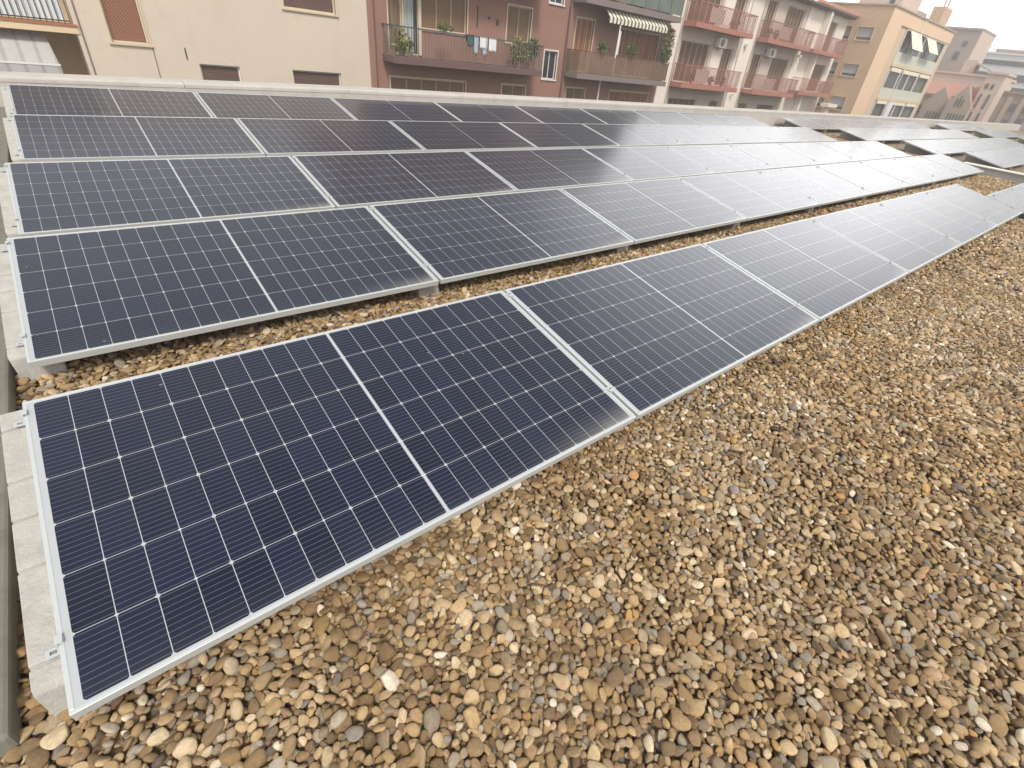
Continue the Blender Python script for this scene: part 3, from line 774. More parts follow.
def balcony(root, org, x0, x1, zs0, zs1, yfr, ywall, slab, rail, top, handrail, style='bars', panel=None, edge=None):
    s = MB(org).box(x0, x1, yfr, ywall - 0.002, zs0, zs1).build('balcony', slab, root, 0.01)
    if edge: MB(org).box(x0 - 0.02, x1 + 0.02, yfr - 0.025, yfr - 0.003, zs1 - 0.03, zs1 + 0.03).build('edge_tile', edge, s)
    r = MB(org); ya = yfr + 0.05
    if style == 'bars':
        bars(r, x0 + 0.05, x1 - 0.05, ya, zs1, top, 0.15)
        for xx in (x0 + 0.05, x1 - 0.05): sidebars(r, xx, ya, ywall, zs1, top, 0.115)
        r.box(x0 + 0.05, x1 - 0.05, ya - 0.012, ya + 0.012, zs1 + 0.08, zs1 + 0.10)
        r.build('railing', rail, s)
    elif style == 'slats':
        n = int((x1 - x0 - 0.1) / 0.15)
        for i in range(n):
            xx = x0 + 0.05 + i * 0.15; r.box(xx, xx + 0.092, ya - 0.012, ya + 0.012, zs1 + 0.03, top - 0.02)
        for xx in (x0 + 0.03, x1 - 0.03):
            k = int((ywall - ya) / 0.13)
            for i in range(k): r.box(xx - 0.012, xx + 0.012, ya + 0.03 + i * 0.13, ya + 0.03 + i * 0.13 + 0.098, zs1 + 0.03, top - 0.02)
        r.build('railing', rail, s)
    elif style == 'glass':
        bars(r, x0 + 0.05, x1 - 0.05, ya, zs1, top, 0.95, 0.02); r.build('railing', rail, s)
        MB(org).box(x0 + 0.07, x1 - 0.07, ya - 0.006, ya + 0.006, zs1 + 0.06, top - 0.08).build('glass_panel', M['glass_green'], s)
    h = MB(org); h.box(x0 + 0.02, x1 - 0.02, ya - 0.03, ya + 0.03, top, top + 0.045)
    for xx in (x0 + 0.05, x1 - 0.05): h.box(xx - 0.03, xx + 0.03, ya + 0.03, ywall - 0.002, top + 0.002, top + 0.043)
    h.build('handrail', handrail, s)
    if panel:
        p = MB(org)
        for (a, b_) in panel: p.box(a, b_, ya + 0.03, ya + 0.038, zs1 + 0.12, top - 0.10)
        p.build('privacy_panel', M['pink'], s)
    return s

# ---------------- beige house on the left
org = (3.5, YF, STREET)
bh = thing('beige_house', 'beige plastered house with a terracotta lattice window, left across the street', 'apartment building', org)
ops = [(2.17, 3.10, 0.01, 2.05), (7.33, 9.14, 1.47, 2.75), (4.35, 5.56, -1.6, -0.40), (7.32, 9.12, -1.6, -0.38), (2.2, 3.1, 4.3, 5.6), (4.6, 6.0, 4.5, 5.8), (7.33, 9.14, 4.5, 5.8)]
b_ = MB(org); wall_face(b_, 1.50, 10.35, STREET, 8.1, ops, YF, 0.16)
shell(b_, 1.50, 10.35, YF, 31.0, STREET, 8.1)
b_.build('wall', M['beige'], bh)
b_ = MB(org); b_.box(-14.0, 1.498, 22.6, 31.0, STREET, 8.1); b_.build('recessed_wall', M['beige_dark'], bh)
MB(org).box(1.40, 1.497, 21.01, 22.6, STREET, 8.1).build('bay_wall', M['beige'], bh)
MB(org).box(-14.1, 10.45, 20.9, 31.1, 8.103, 8.35).build('roof', M['terra'], bh)
window(bh, org, *ops[0], YF, 'lattice', M['frame_cream'], n=1)
window(bh, org, *ops[1], YF, 'roller_dark', M['frame_cream'], n=1)
for o in ops[2:4]: window(bh, org, *o, YF, 'roller_dark', None, n=1)
for o in ops[4:]: window(bh, org, *o, YF, 'roller', M['frame_cream'], n=1)
for zf in (0.13, 3.25, 6.35):
    s = MB(org).box(-14.0, 1.46, 20.98, 22.59, zf, zf + 0.22).build('balcony', M['cream'], bh)
    MB(org).box(-14.0, 1.46, 20.955, 20.978, zf + 0.17, zf + 0.235).build('edge_tile', M['terra'], s)
    r = MB(org); bars(r, -14.0, 1.34, 21.03, zf + 0.22, zf + 1.2, 0.13, 0.011)
    r.box(-14.0, 1.35, 21.01, 21.05, zf + 1.2, zf + 1.245); r.box(-14.0, 1.35, 21.015, 21.045, zf + 0.28, zf + 0.31)
    r.build('railing', M['iron_dark'], s)
    sh = MB(org); n = 60
    for i in range(n):
        xa = -8.0 + (9.25) * i / n; xb = -8.0 + 9.25 * (i + 1) / n
        sh.box(xa, xb, 21.10 + 0.018 * math.sin(i * 1.3), 21.112 + 0.018 * math.sin(i * 1.3), zf + 0.30, zf + 1.18)
    sh.build('privacy_sheet', M['cloth_white'], s)
# awning under the balcony
aw = MB(org)
aw.add([(-9, 21.6, 0.06), (0.66, 21.6, 0.06), (0.74, 20.35, -0.60), (-9, 20.35, -0.60), (-9, 21.6, 0.04), (0.66, 21.6, 0.04), (0.74, 20.35, -0.62), (-9, 20.35, -0.62)],
       [(0, 1, 2, 3), (7, 6, 5, 4), (0, 4, 5, 1), (1, 5, 6, 2), (2, 6, 7, 3), (3, 7, 4, 0)])
a1 = aw.build('awning', M['awn_stripe'], bh)
MB(org).box(-9, 0.76, 20.30, 20.345, -0.645, -0.60).build('front_bar', M['plastic_white'], a1)
MB(org).box(-9, 0.75, 20.312, 20.322, -0.95, -0.645).build('valance', M['awn_stripe'], a1)
MB(org).box(4.02, 4.05, 20.975, 20.998, -0.3, 0.02).build('wall_hook', M['iron_dark'], bh)
b_ = MB(org); b_.tube((3.16, 20.985, 0.0), (3.16, 20.985, -3.0), 0.012, n=6); b_.tube((1.53, 20.985, 2.0), (1.50, 20.985, -3.0), 0.02, n=6); b_.build('cable', M['iron_grey'], bh)

# ---------------- brown building
org = (20, YF, STREET)
br = thing('brown_building', 'reddish brown apartment building with long balconies and wooden shutters', 'apartment building', org)
base = [(11.22, 12.58, 0.46, 2.75, 'door'), (12.66, 14.88, 1.42, 2.75, 'r3'), (17.06, 18.46, 1.36, 2.75, 'r2'),
        (19.5, 20.38, 0.02, 1.24, 'small'), (21.42, 22.70, 0.50, 2.78, 'f3'), (24.75, 28.2, 0.50, 2.68, 'f7')]
lower = [(11.2, 14.88, -1.9, -0.38, 'r5'), (17.0, 18.45, -1.9, -0.36, 'r2'), (21.3, 22.72, -2.4, -0.28, 'r2'), (24.75, 28.25, -2.4, -0.28, 'f7')]
ops = list(lower)
for fl in range(4):
    dz = 3.12 * fl
    ops += [(a, b, c + dz, d + dz, k) for (a, b, c, d, k) in base]
TOPB = 13.1
b_ = MB(org); wall_face(b_, 10.35, 28.95, STREET, TOPB, ops, YF, 0.18)
shell(b_, 10.35, 28.95, YF, 31.0, STREET, TOPB, left=True)
b_.build('wall', M['brownwall'], br)
MB(org).box(10.30, 29.0, 20.85, 31.05, TOPB + 0.003, TOPB + 0.3).build('roof', M['slabgrey'], br)
for (a, b, c, d, k) in ops:
    if k == 'door':
        window(br, org, a, a + 0.60, c, d, YF, 'roller', M['frame_cream'], n=1); window(br, org, a + 0.62, b, c, d, YF, 'curtain', M['frame_cream'] if False else None)
        MB(org).box(b - 0.06, b + 0.07, 20.95, 21.02, c, d).build('door_post', M['frame_cream'], br)
    elif k == 'small': window(br, org, a, b, c, d, YF, 'plain', M['frame_white'], n=2)
    elif k[0] == 'r': window(br, org, a, b, c, d, YF, 'roller', M['frame_cream'], n=int(k[1]))
    else: window(br, org, a, b, c, d, YF, 'folding', M['frame_cream'], n=int(k[1]))
b_ = MB(org); b_.tube((20.86, 20.94, TOPB), (20.86, 20.94, STREET), 0.05, n=8); b_.tube((10.62, 20.95, TOPB), (10.62, 20.95, STREET), 0.03, n=8)
b_.build('drain_pipe', M['slabbrown'], br)
for fl in range(4):
    dz = 3.12 * fl
    balcony(br, org, 10.90, 18.62, 0.17 + dz, 0.42 + dz, 20.0, YF, M['slabbrown'], M['iron_grey'], 1.38 + dz, M['iron_green'])
    if fl == 0: balcony(br, org, 20.98, 28.5, 0.22, 0.47, 20.0, YF, M['slabgrey'], M['rail_wood'], 1.40, M['wood_dark'], 'slats')
    else: balcony(br, org, 20.98, 28.6, 3.35 + dz - 3.12, 3.62 + dz - 3.12, 20.0, YF, M['slabgrey'], M['iron_green'], 4.6 + dz - 3.12, M['iron_green'], 'glass')
# striped awning valance, its pole, the white pipe
A = MB(org); N = 17
A.add([(22.72, 20.35, 3.30), (27.55, 20.35, 3.30), (27.50, 19.98, 3.00), (22.66, 19.98, 3.00), (22.72, 20.35, 3.285), (27.55, 20.35, 3.285), (27.50, 19.98, 2.985), (22.66, 19.98, 2.985)],
      [(0, 1, 2, 3), (7, 6, 5, 4), (0, 4, 5, 1), (1, 5, 6, 2), (2, 6, 7, 3), (3, 7, 4, 0)])
for i in range(N * 4):
    xa = 22.66 + 4.84 * i / (N * 4); xb = 22.66 + 4.84 * (i + 1) / (N * 4); ph = (i % 4 + 0.5) / 4
    A.box(xa, xb, 19.968, 19.978, 2.80 - 0.05 * math.sin(ph * math.pi), 2.998)
aw2 = A.build('awning', M['stripe'], br)
MB(org).tube((23.60, 19.99, 1.30), (23.62, 20.0, 2.95), 0.035, n=8).build('awning_pole', M['plastic_white'], aw2)
MB(org).box(23.64, 23.80, 20.02, 20.05, 1.45, 2.5).build('rolled_cloth', M['cloth_white'], aw2)
MB(org).tube((23.30, 20.5, 0.21), (23.30, 20.5, STREET), 0.04, n=8).build('waste_pipe', M['plastic_white'], br)
b_ = MB(org); b_.box(15.4, 15.44, 20.97, 20.998, 1.75, 2.5); b_.box(16.45, 16.57, 20.95, 20.998, 1.95, 2.15); b_.box(16.0, 16.10, 20.96, 20.998, 2.1, 2.2); b_.build('wall_fitting', M['iron_dark'], br)

# ---------------- white building with rust red balconies
org = (41, YF, STREET)
wb = thing('white_building', 'off white apartment building with rust red balconies and a tiled roof', 'apartment building', org)
TOPW = 6.15
secs = []
for fl in (-1, 0, 1):
    dz = 3.12 * fl
    secs += [(30.5, 33.7, 0.50 + dz, 2.70 + dz, 4), (35.25, 36.5, 0.50 + dz, 2.70 + dz, 2), (39.25, 40.55, 0.50 + dz, 2.70 + dz, 2), (42.1, 44.85, 0.50 + dz, 2.70 + dz, 4)]
ops3 = [(49.6, 51.0, 3.65, 5.70, 1), (49.4, 51.7, 0.77, 2.80, 2)]
b_ = MB(org); wall_face(b_, 30.1, 45.6, STREET, TOPW, [s for s in secs], YF, 0.2); b_.build('wall', M['whitewall2'], wb)
b_ = MB(org); wall_face(b_, 45.6, 52.7, STREET, TOPW + 0.2, ops3, YF - 0.002, 0.2)
b_.quad((52.7, 20.998, STREET), (52.7, 31, STREET), (52.7, 31, TOPW), (52.7, 20.998, TOPW)); b_.build('end_wall', M['whitewall'], wb)
b_ = MB(org)
b_.box(28.955, 30.1, 20.96, 31, STREET, TOPW); b_.box(36.75, 38.75, 20.95, 20.998, STREET, TOPW); b_.box(34.0, 35.1, 20.975, 20.998, 0.50, 2.62); b_.box(34.0, 35.1, 20.975, 20.998, 3.65, 6.0)
b_.box(45.3, 45.598, 20.90, 20.998, STREET, TOPW); b_.box(48.0, 48.25, 20.45, 20.995, STREET, TOPW)
b_.build('pilaster', M['whitewall'], wb)
b_ = MB(org); b_.tube((30.02, 20.90, TOPW), (30.02, 20.90, STREET), 0.045, n=8); b_.tube((38.70, 20.90, TOPW), (38.70, 20.90, STREET), 0.045, n=8); b_.tube((37.1, 20.92, TOPW), (37.1, 20.92, STREET), 0.03, n=8)
b_.build('drain_pipe', M['whitewall2'], wb)
for (a, b, c, d, n) in secs: window(wb, org, a, b, c, d, YF, 'dark_folding', None, n=n + 1, recess=0.14)
for (a, b, c, d, n) in ops3: window(wb, org, a, b, c, d, YF, 'roller', None, n=1, recess=0.14)
for (x0, x1, pans) in ((30.1, 36.72, [(31.4, 32.9)]), (38.78, 45.5, [(40.3, 41.9)])):
    for z in (0.24, 3.36): balcony(wb, org, x0, x1, z, z + 0.26, 20.0, YF, M['rust'], M['rust'], z + 1.20, M['rust'] if x0 < 35 else M['iron_grey'], panel=pans)
balcony(wb, org, 46.1, 51.9, 3.36, 3.62, 20.0, 20.9, M['rust'], M['rust'], 4.55, M['rust'], panel=[(49.8, 51.4)])
balcony(wb, org, 46.1, 52.2, 0.50, 0.76, 20.0, 20.9, M['rust'], M['rust'], 1.62, M['rust'], panel=[(49.6, 50.6)])
b_ = MB(org); b_.box(51.0, 52.9, 19.3, 20.0, -0.15, 0.10); b_.box(51.6, 52.3, 19.6, 19.9, STREET, -0.15); b_.build('porch', M['whitewall'], wb)
# eave, rafters and tiled roof
b_ = MB(org); b_.box(28.9, 53.0, 20.35, 21.0, TOPW + 0.12, TOPW + 0.22); b_.build('eave_board', M['stone_far'], wb)
b_ = MB(org)
for i in range(60): b_.box(28.95 + i * 0.40, 29.07 + i * 0.40, 20.4, 20.97, TOPW - 0.02, TOPW + 0.117)
b_.build('rafter', M['wood_dark'], wb)
b_ = MB(org); b_.add([(28.9, 20.25, TOPW + 0.225), (53.1, 20.25, TOPW + 0.225), (53.1, 27, TOPW + 1.9), (28.9, 27, TOPW + 1.9), (28.9, 31.1, TOPW + 0.3), (53.1, 31.1, TOPW + 0.3), (28.9, 20.25, TOPW + 0.30), (53.1, 20.25, TOPW + 0.30), (53.1, 27, TOPW + 1.98), (28.9, 27, TOPW + 1.98)],
    [(0, 1, 2, 3), (3, 2, 5, 4), (6, 7, 8, 9), (0, 1, 7, 6), (1, 2, 8, 7), (0, 3, 9, 6)])
for i in range(81): b_.tube((28.95 + i * 0.30, 20.23, TOPW + 0.31), (28.95 + i * 0.30, 27, TOPW + 1.99), 0.06, n=6)
b_.build('roof', M['roof_pink'], wb)
b_ = MB(org); b_.box(37.55, 37.80, 20.70, 20.94, 2.98, 3.12); b_.box(37.62, 37.74, 20.70, 20.94, -0.02, 0.12); b_.box(45.7, 45.95, 20.7, 20.94, 2.98, 3.12); b_.build('wall_lamp', M['plastic_white'], wb)

for (xa, xb, lab) in ((33.95, 34.85, 'white air conditioner on the wall above the lower left red balcony'), (40.70, 41.6, 'white air conditioner on the wall under the right hand upper red balcony')):
    a = thing('air_conditioner', lab, 'air conditioner', ((xa + xb) / 2, 20.78, 2.62), 'air conditioners on the white building')
    o3 = ((xa + xb) / 2, 20.78, 2.62)
    MB(o3).box(xa, xb, 20.60, 20.93, 2.62, 3.16).build('casing', M['plastic_white'], a, 0.015)
    MB(o3).tube(((xa + xb) / 2 - .1, 20.598, 2.89), ((xa + xb) / 2 - .1, 20.585, 2.89), 0.21, n=20).build('fan_grille', M['iron_grey'], a)
    MB(o3).box(xa + 0.1, xb - 0.1, 20.62, 20.998, 2.585, 2.617).build('bracket', M['iron_grey'], a)

# ---------------- peach building
org = (60, 18.15, STREET)
pb = thing('peach_building', 'peach rendered apartment building with glazed balconies and brick side wall', 'apartment building', org)
sops = []
for z in (-0.85, 2.26, 4.87):
    sops += [(19.05, 20.32, z, z + (1.55 if z < 0 else 0.9)), (20.85, 21.9, z, z + (1.55 if z < 0 else 0.9))]
sops = [(a, b, c if c > 0 else -0.30, d if c > 0 else 0.71) for (a, b, c, d) in sops]
b_ = MB(org); wall_face(b_, 18.15, 32, STREET, 7.3, sops, 53.5, 0.2, plane='x'); b_.build('side_wall', M['brick'], pb)
for o in sops: window(pb, org, *o, 53.5, 'grey_half', M['peach_dark'], plane='x', recess=0.12)
b_ = MB(org)
b_.quad((53.5, 18.15, STREET), (56.5, 18.15, STREET), (56.5, 18.15, 6.3), (53.5, 18.15, 6.3)); b_.quad((56.5, 18.15, STREET), (56.5, 18.3, STREET), (56.5, 18.3, 6.3), (56.5, 18.15, 6.3))
b_.quad((53.5, 18.15, 6.3), (71.6, 18.15, 6.3), (71.6, 18.15, 7.25), (53.5, 18.15, 7.25)); b_.quad((56.5, 18.15, 6.3), (71.6, 18.15, 6.3), (71.6, 18.7, 6.3), (56.5, 18.7, 6.3))
b_.quad((71.6, 18.15, 6.3), (71.6, 32, 6.3), (71.6, 32, 7.25), (71.6, 18.15, 7.25)); b_.quad((53.5, 32, STREET), (71.6, 32, STREET), (71.6, 32, 7.25), (53.5, 32, 7.25))
b_.build('front_wall', M['peach'], pb)
MB(org).box(53.42, 71.7, 18.05, 32.1, 7.253, 7.36).build('roof_edge', M['stone_far'], pb)
MB(org).box(56.502, 58.3, 18.26, 18.6, STREET, 6.297).build('recess_wall', M['peach_dark'], pb)
MB(org).box(70.8, 71.58, 18.20, 32, STREET, 6.297).build('end_wall', M['peach_dark'], pb)
MB(org).box(58.402, 70.798, 20.3, 20.4, STREET, 6.297).build('back_wall', M['concrete_far'], pb)
for z in (-2.1, 1.0, 3.65):
    s = MB(org); s.box(58.302, 70.80, 18.20, 18.30, z + 0.1, z + 0.95 if z > 3 else z + 0.85); s.build('parapet_panel', M['palegreen'], pb)
    MB(org).box(58.302, 70.798, 18.13, 20.29, z - 0.16, z + 0.097).build('floor_slab', M['cream'], pb)
for (z0, z1) in ((-1.25, 0.86), (1.86, 3.45), (4.62, 6.29)):
    f = MB(org)
    for xx in (58.42, 61.5, 64.2, 66.9, 70.62): f.box(xx, xx + 0.16, 18.21, 18.30, z0, z1)
    f.box(58.42, 70.78, 18.22, 18.29, z1 - 0.12, z1)
    wn = f.build('window', M['frame_white'], pb)
    MB(org).box(58.60, 66.9, 18.44, 18.46, z0, z1 - 0.12).build('pane', M['glass_band'], wn)
    MB(org).box(67.05, 70.6, 18.44, 18.46, z0, z1 - 0.12).build('pane', M['glass_green'], wn)
    if z0 < 4:
        bl = MB(org)
        for (a, b) in ((58.7, 61.4), (61.8, 66.7), (67.2, 70.4)): bl.box(a, b, 18.16, 18.20, z1 - 0.32, z1 - 0.02)
        bl.build('rolled_blind', M['blind'], wn)
def tilt_blind(a, b, zt, zb):
    return MB(org).add([(a, 18.19, zt), (b, 18.19, zt), (b + 0.1, 17.5, zb), (a + 0.1, 17.5, zb), (a, 18.17, zt - 0.02), (b, 18.17, zt - 0.02), (b + 0.1, 17.48, zb - 0.02), (a + 0.1, 17.48, zb - 0.02)],
                       [(0, 1, 2, 3), (7, 6, 5, 4), (0, 4, 5, 1), (1, 5, 6, 2), (2, 6, 7, 3), (3, 7, 4, 0)])
tilt_blind(59.3, 62.4, 6.22, 4.95).build('awning', M['blind'], pb); tilt_blind(64.2, 67.2, 6.15, 5.1).build('awning', M['blind'], pb)
MB(org).box(61.6, 63.2, 18.14, 18.20, -1.2, 0.8).build('blind_panel', M['white_cap'], pb)
b_ = MB(org); b_.tube((61.5, 18.0, 7.2), (61.5, 18.0, STREET), 0.035, n=6); b_.build('drain_pipe', M['frame_white'], pb)
b_ = MB(org); b_.box(58.0, 62.5, 19.4, 23, 7.363, 9.1); pent = b_.build('penthouse', M['pink_far'], pb)
b_ = MB(org); b_.box(62.51, 66.0, 19.6, 23, 7.363, 8.1); b_.build('roof_annex', M['stone_far'], pb)
b_ = MB(org); b_.box(57.96, 57.998, 20.0, 20.4, 7.9, 8.4); b_.build('roof_window', M['glass_band'], pb)
b_ = MB(org); b_.box(66.2, 68.6, 18.4, 19.4, 7.363, 8.75); ch = b_.build('chimney', M['brick'], pb)
b_ = MB(org); b_.tube((66.9, 18.8, 8.75), (66.9, 18.8, 9.8), 0.07, n=6); b_.tube((67.9, 18.8, 8.75), (67.9, 18.8, 9.9), 0.07, n=6); b_.build('flue', M['stone_far'], ch)

# ---------------- far end of the street
def far_box(name, label, cat, x0, x1, y0, y1, z1, mat, roofmat=None):
    org = ((x0 + x1) / 2, (y0 + y1) / 2, STREET)
    t = thing(name, label, cat, org)
    MB(org).box(x0, x1, y0, y1, STREET, z1).build('wall', mat, t)
    MB(org).box(x0 - 0.15, x1 + 0.15, y0 - 0.15, y1 + 0.15, z1 + 0.003, z1 + 0.22).build('roof_edge', roofmat or mat, t)
    return t, org
g1, og = far_box('grey_building', 'tall grey brown block with a blank wall rising behind the peach building', 'building', 92, 99.0, 20.8, 34, 9.35, M['concrete_far'])
MB(og).box(92.01, 99.1, 20.7, 20.798, STREET, 9.35).build('light_wall', M['pink_far'], g1)
for (y0, y1, z0, z1) in ((21.7, 22.2, 7.6, 8.2), (22.0, 22.6, 6.1, 7.0)):
    MB(og).box(91.93, 91.998, y0, y1, z0, z1).build('window', M['glass_band'], g1)
g2, og = far_box('low_pink_building', 'long low pale pink building above the red roofed houses', 'building', 84, 91, 14.6, 24.5, 4.3, M['pink_far'])
MB(og).box(85, 87, 18.0, 19.3, 4.53, 5.9).build('stair_tower', M['pink_far'], g2)
MB(og).add([(84.3, 15.2, 4.53), (84.3, 17.9, 5.5), (87, 17.9, 5.5), (87, 15.2, 4.53), (84.3, 15.2, 4.68), (84.3, 17.9, 5.65), (87, 17.9, 5.65), (87, 15.2, 4.68)],
           [(0, 1, 2, 3), (4, 5, 6, 7), (0, 1, 5, 4), (1, 2, 6, 5), (2, 3, 7, 6), (3, 0, 4, 7)]).build('sloping_roof', M['stone_far'], g2)
MB(og).box(83.93, 83.998, 15.2, 15.6, 3.2, 3.8).build('window', M['glass_band'], g2)

def gable_house(name, label, x, y0, y1, zb, zp, depth, wins, mat, roofm):
    org = (x, (y0 + y1) / 2, STREET); t = thing(name, label, 'house', org)
    ym = (y0 + y1) / 2
    g_ = MB(org); g_.prism([(y0, STREET), (y1, STREET), (y1, zb), (ym, zp), (y0, zb)], 'x', x, x + 0.3); g_.prism([(y0 + 0.05, STREET), (y1 - 0.05, STREET), (y1 - 0.05, zb - 0.5), (ym, zp - 0.5), (y0 + 0.05, zb - 0.5)], 'x', x + 0.301, x + depth); g_.build('wall', mat, t)
    r = MB(org)
    for (ya, yb) in ((y0 + 0.02, ym), (y1 - 0.02, ym)):
        za, zc = zb - 0.35, zp - 0.28
        r.add([(x + 0.31, ya, za + 0.02), (x + depth, ya, za + 0.02), (x + depth, yb, zc + 0.02), (x + 0.31, yb, zc + 0.02),
               (x + 0.31, ya, za + 0.14), (x + depth, ya, za + 0.14), (x + depth, yb, zc + 0.14), (x + 0.31, yb, zc + 0.14)],
              [(0, 1, 2, 3), (4, 5, 6, 7), (0, 1, 5, 4), (1, 2, 6, 5), (2, 3, 7, 6), (3, 0, 4, 7)])
    r.build('roof', roofm, t)
    for (a, b, c, d) in wins:
        q = MB(org); k = 6
        prof = [(a, c), (b, c), (b, d)] + [((a + b) / 2 + (b - a) / 2 * math.cos(math.pi * i / k), d + (b - a) / 2 * math.sin(math.pi * i / k)) for i in range(1, k)] + [(a, d)]
        q.prism(prof, 'x', x - 0.04, x - 0.003); q.build('window', M['glass_band'], t)
    return t
gable_house('gabled_house', 'stone house with the first pointed gable and a row of small arched windows', 78.0, 16.9, 19.6, 1.1, 2.85, 2.5, [(17.35 + i * 0.33, 17.52 + i * 0.33, -0.4, 0.25) for i in range(5)], M['stone_far'], M['roof_red'])
gable_house('gabled_house', 'stone house with the second taller gable and a stepped group of arched windows', 77.6, 14.9, 17.25, 1.3, 3.3, 2.5,
            [(15.0 + i * 0.3, 15.15 + i * 0.3, -0.4, 0.35) for i in range(6)] + [(15.72, 15.9, 1.1, 1.75), (16.02, 16.2, 1.1, 2.05), (16.32, 16.5, 1.1, 1.75)], M['stone_far'], M['roof_red'])
t_, og = far_box('red_roof_house', 'low house with a long faded red roof beside the gables', 'house', 80.2, 83.9, 15.3, 22.5, 1.8, M['stone_far'])
MB(og).add([(80.0, 15.25, 1.9), (80.0, 22.6, 1.9), (83.9, 22.6, 3.3), (83.9, 15.25, 3.3), (80.0, 15.25, 2.05), (80.0, 22.6, 2.05), (83.9, 22.6, 3.45), (83.9, 15.25, 3.45)],
           [(0, 1, 2, 3), (4, 5, 6, 7), (0, 1, 5, 4), (1, 2, 6, 5), (2, 3, 7, 6), (3, 0, 4, 7)]).build('roof', M['roof_red'], t_)
MB(og).box(80.12, 80.198, 19.7, 20.9, -0.1, 0.8).build('window', M['glass_band'], t_)
t_, og = far_box('stone_tower', 'narrow sandy stone tower with long slit windows beside the gabled house', 'tower', 79.0, 83, 13.5, 15.2, 4.5, M['pink_far'])
for (y0, y1, z0, z1) in ((14.72, 14.92, 1.2, 2.6), (13.95, 14.15, 1.2, 2.6), (14.72, 14.92, -0.2, 0.8), (13.95, 14.15, -0.2, 0.8), (14.6, 14.85, 3.1, 3.6), (14.1, 14.3, 3.1, 3.6)):
    MB(og).box(78.93, 78.998, y0, y1, z0, z1).build('window', M['glass_band'], t_)
t_, og = far_box('brown_stone_building', 'brown grey stone building with tall panels at the right edge of the view', 'building', 82, 92, 4.0, 13.6, 3.0, M['brown_far'])
for i in range(7):
    y = 12.4 - i * 1.25
    MB(og).box(81.9, 81.998, y, y + 0.45, STREET, 2.7).build('pilaster', M['stone_far'], t_)
    MB(og).box(81.94, 81.998, y - 0.62, y - 0.15, -1.0, 0.5 + 0.3 * (i % 2)).build('window', M['glass_band'], t_)
    MB(og).box(81.94, 81.998, y - 0.62, y - 0.15, 1.3, 2.1).build('window', M['glass_band'], t_)
t_, og = far_box('white_building', 'modern white building with dark ribbon windows far behind the tower', 'building', 110, 130, 8, 23.3, 8.2, M['white_far'])
for (z0, z1) in ((6.9, 7.5), (5.0, 5.9), (3.6, 4.3), (2.2, 3.0)):
    MB(og).box(109.9, 109.998, 8.3, 23.0, z0, z1).build('window', M['glass_band'], t_)
b_ = MB(og); b_.box(112, 122, 18.2, 22.6, 8.43, 9.0)
for i in range(7): b_.box(113 + i, 113.5 + i, 11 + i * 0.9, 11.5 + i * 0.9, 8.43, 9.0 + 0.2 * (i % 3))
b_.build('roof_plant', M['concrete_far'], t_)
far_box('distant_block', 'pale block closing the street at the far right', 'building', 120, 135, -8, 7, 5.5, M['pink_far'])

# ================================================================ plants and laundry on the balconies
def leaves(o3, pts, size, seed, drop=0.0):
    rr = random.Random(seed); mb = MB(o3)
    for (x, y, z) in pts:
        s = size * rr.uniform(0.6, 1.3)
        a = Vector((rr.uniform(-1, 1), rr.uniform(-1, 1), rr.uniform(-0.5, 0.9))).normalized(); b = a.orthogonal().normalized()
        b = (Matrix.Rotation(rr.uniform(0, 6.28), 3, a) @ b) * s * 0.4; p = Vector((x, y, z)); a = a * s
        mb.add([tuple(p), tuple(p + a * 0.5 + b), tuple(p + a), tuple(p + a * 0.5 - b)], [(0, 1, 2, 3)])
    return mb
def blob_pts(cx, cy, cz, rx, ry, rz, n, seed):
    rr = random.Random(seed); out_ = []
    while len(out_) < n:
        p = (rr.uniform(-1, 1), rr.uniform(-1, 1), rr.uniform(-1, 1)); d = p[0] ** 2 + p[1] ** 2 + p[2] ** 2
        if d < 1 and (d > 0.2 or rr.random() < 0.3) and math.sin(p[0] * 5 + seed) + math.cos(p[2] * 6 + seed) > -1.1: out_.append((cx + p[0] * rx, cy + p[1] * ry, cz + p[2] * rz))
    return out_
def plant(name, label, x, y, z, rx, rz, cz, mat, seed, n=220, size=0.10, pot=0.13, stems=4, ry=None, group='potted plants on the balconies'):
    o3 = (x, y, z); t = thing(name, label, 'plant', o3, group)
    if pot: MB(o3).tube((x, y, z), (x, y, z + pot * 1.5), pot * 0.75, pot, n=12).build('pot', M['pot'], t)
    pts = blob_pts(x, y, z + cz, rx, ry or min(rx, 0.3), rz, n, seed)
    leaves(o3, pts, size, seed).build('foliage', mat, t, fixn=False)
    s = MB(o3); rr = random.Random(seed)
    for i in range(stems):
        q = pts[rr.randrange(len(pts))]; s.tube((x, y, z + (pot or 0)), q, 0.012, 0.004, n=5)
    s.build('stem', M['stem'], t)
    return t
plant('potted_plant', 'yellow green plant spilling through the left end of the long iron railing', 11.28, 20.18, 0.42, 0.27, 0.42, 0.42, M['leaf_yel'], 1, 300, 0.17, ry=0.2)
plant('tall_potted_plant', 'tall bare stemmed plant at the left end of the long balcony', 11.05, 20.35, 0.42, 0.30, 0.9, 2.3, M['leaf_dry'], 2, 40, 0.12, stems=7)
plant('potted_plant', 'small dark plant on the balcony beside the curtained door', 11.75, 20.25, 0.42, 0.14, 0.22, 0.42, M['leaf'], 12, 110, 0.09, ry=0.15)
plant('potted_plant', 'low green plant on the railing in front of the brown shutters', 13.35, 20.25, 1.30, 0.45, 0.14, 0.26, M['leaf'], 3, 120, 0.09, pot=0.09, ry=0.12)
plant('potted_bush', 'broad green bush near the right end of the long iron railing', 17.35, 20.3, 0.42, 0.52, 0.45, 0.62, M['leaf_yel'], 4, 900, 0.12, ry=0.22)
plant('potted_bush', 'darker green bush at the right end of the long iron railing', 18.1, 20.3, 0.42, 0.36, 0.40, 0.80, M['leaf'], 5, 600, 0.11, ry=0.22)
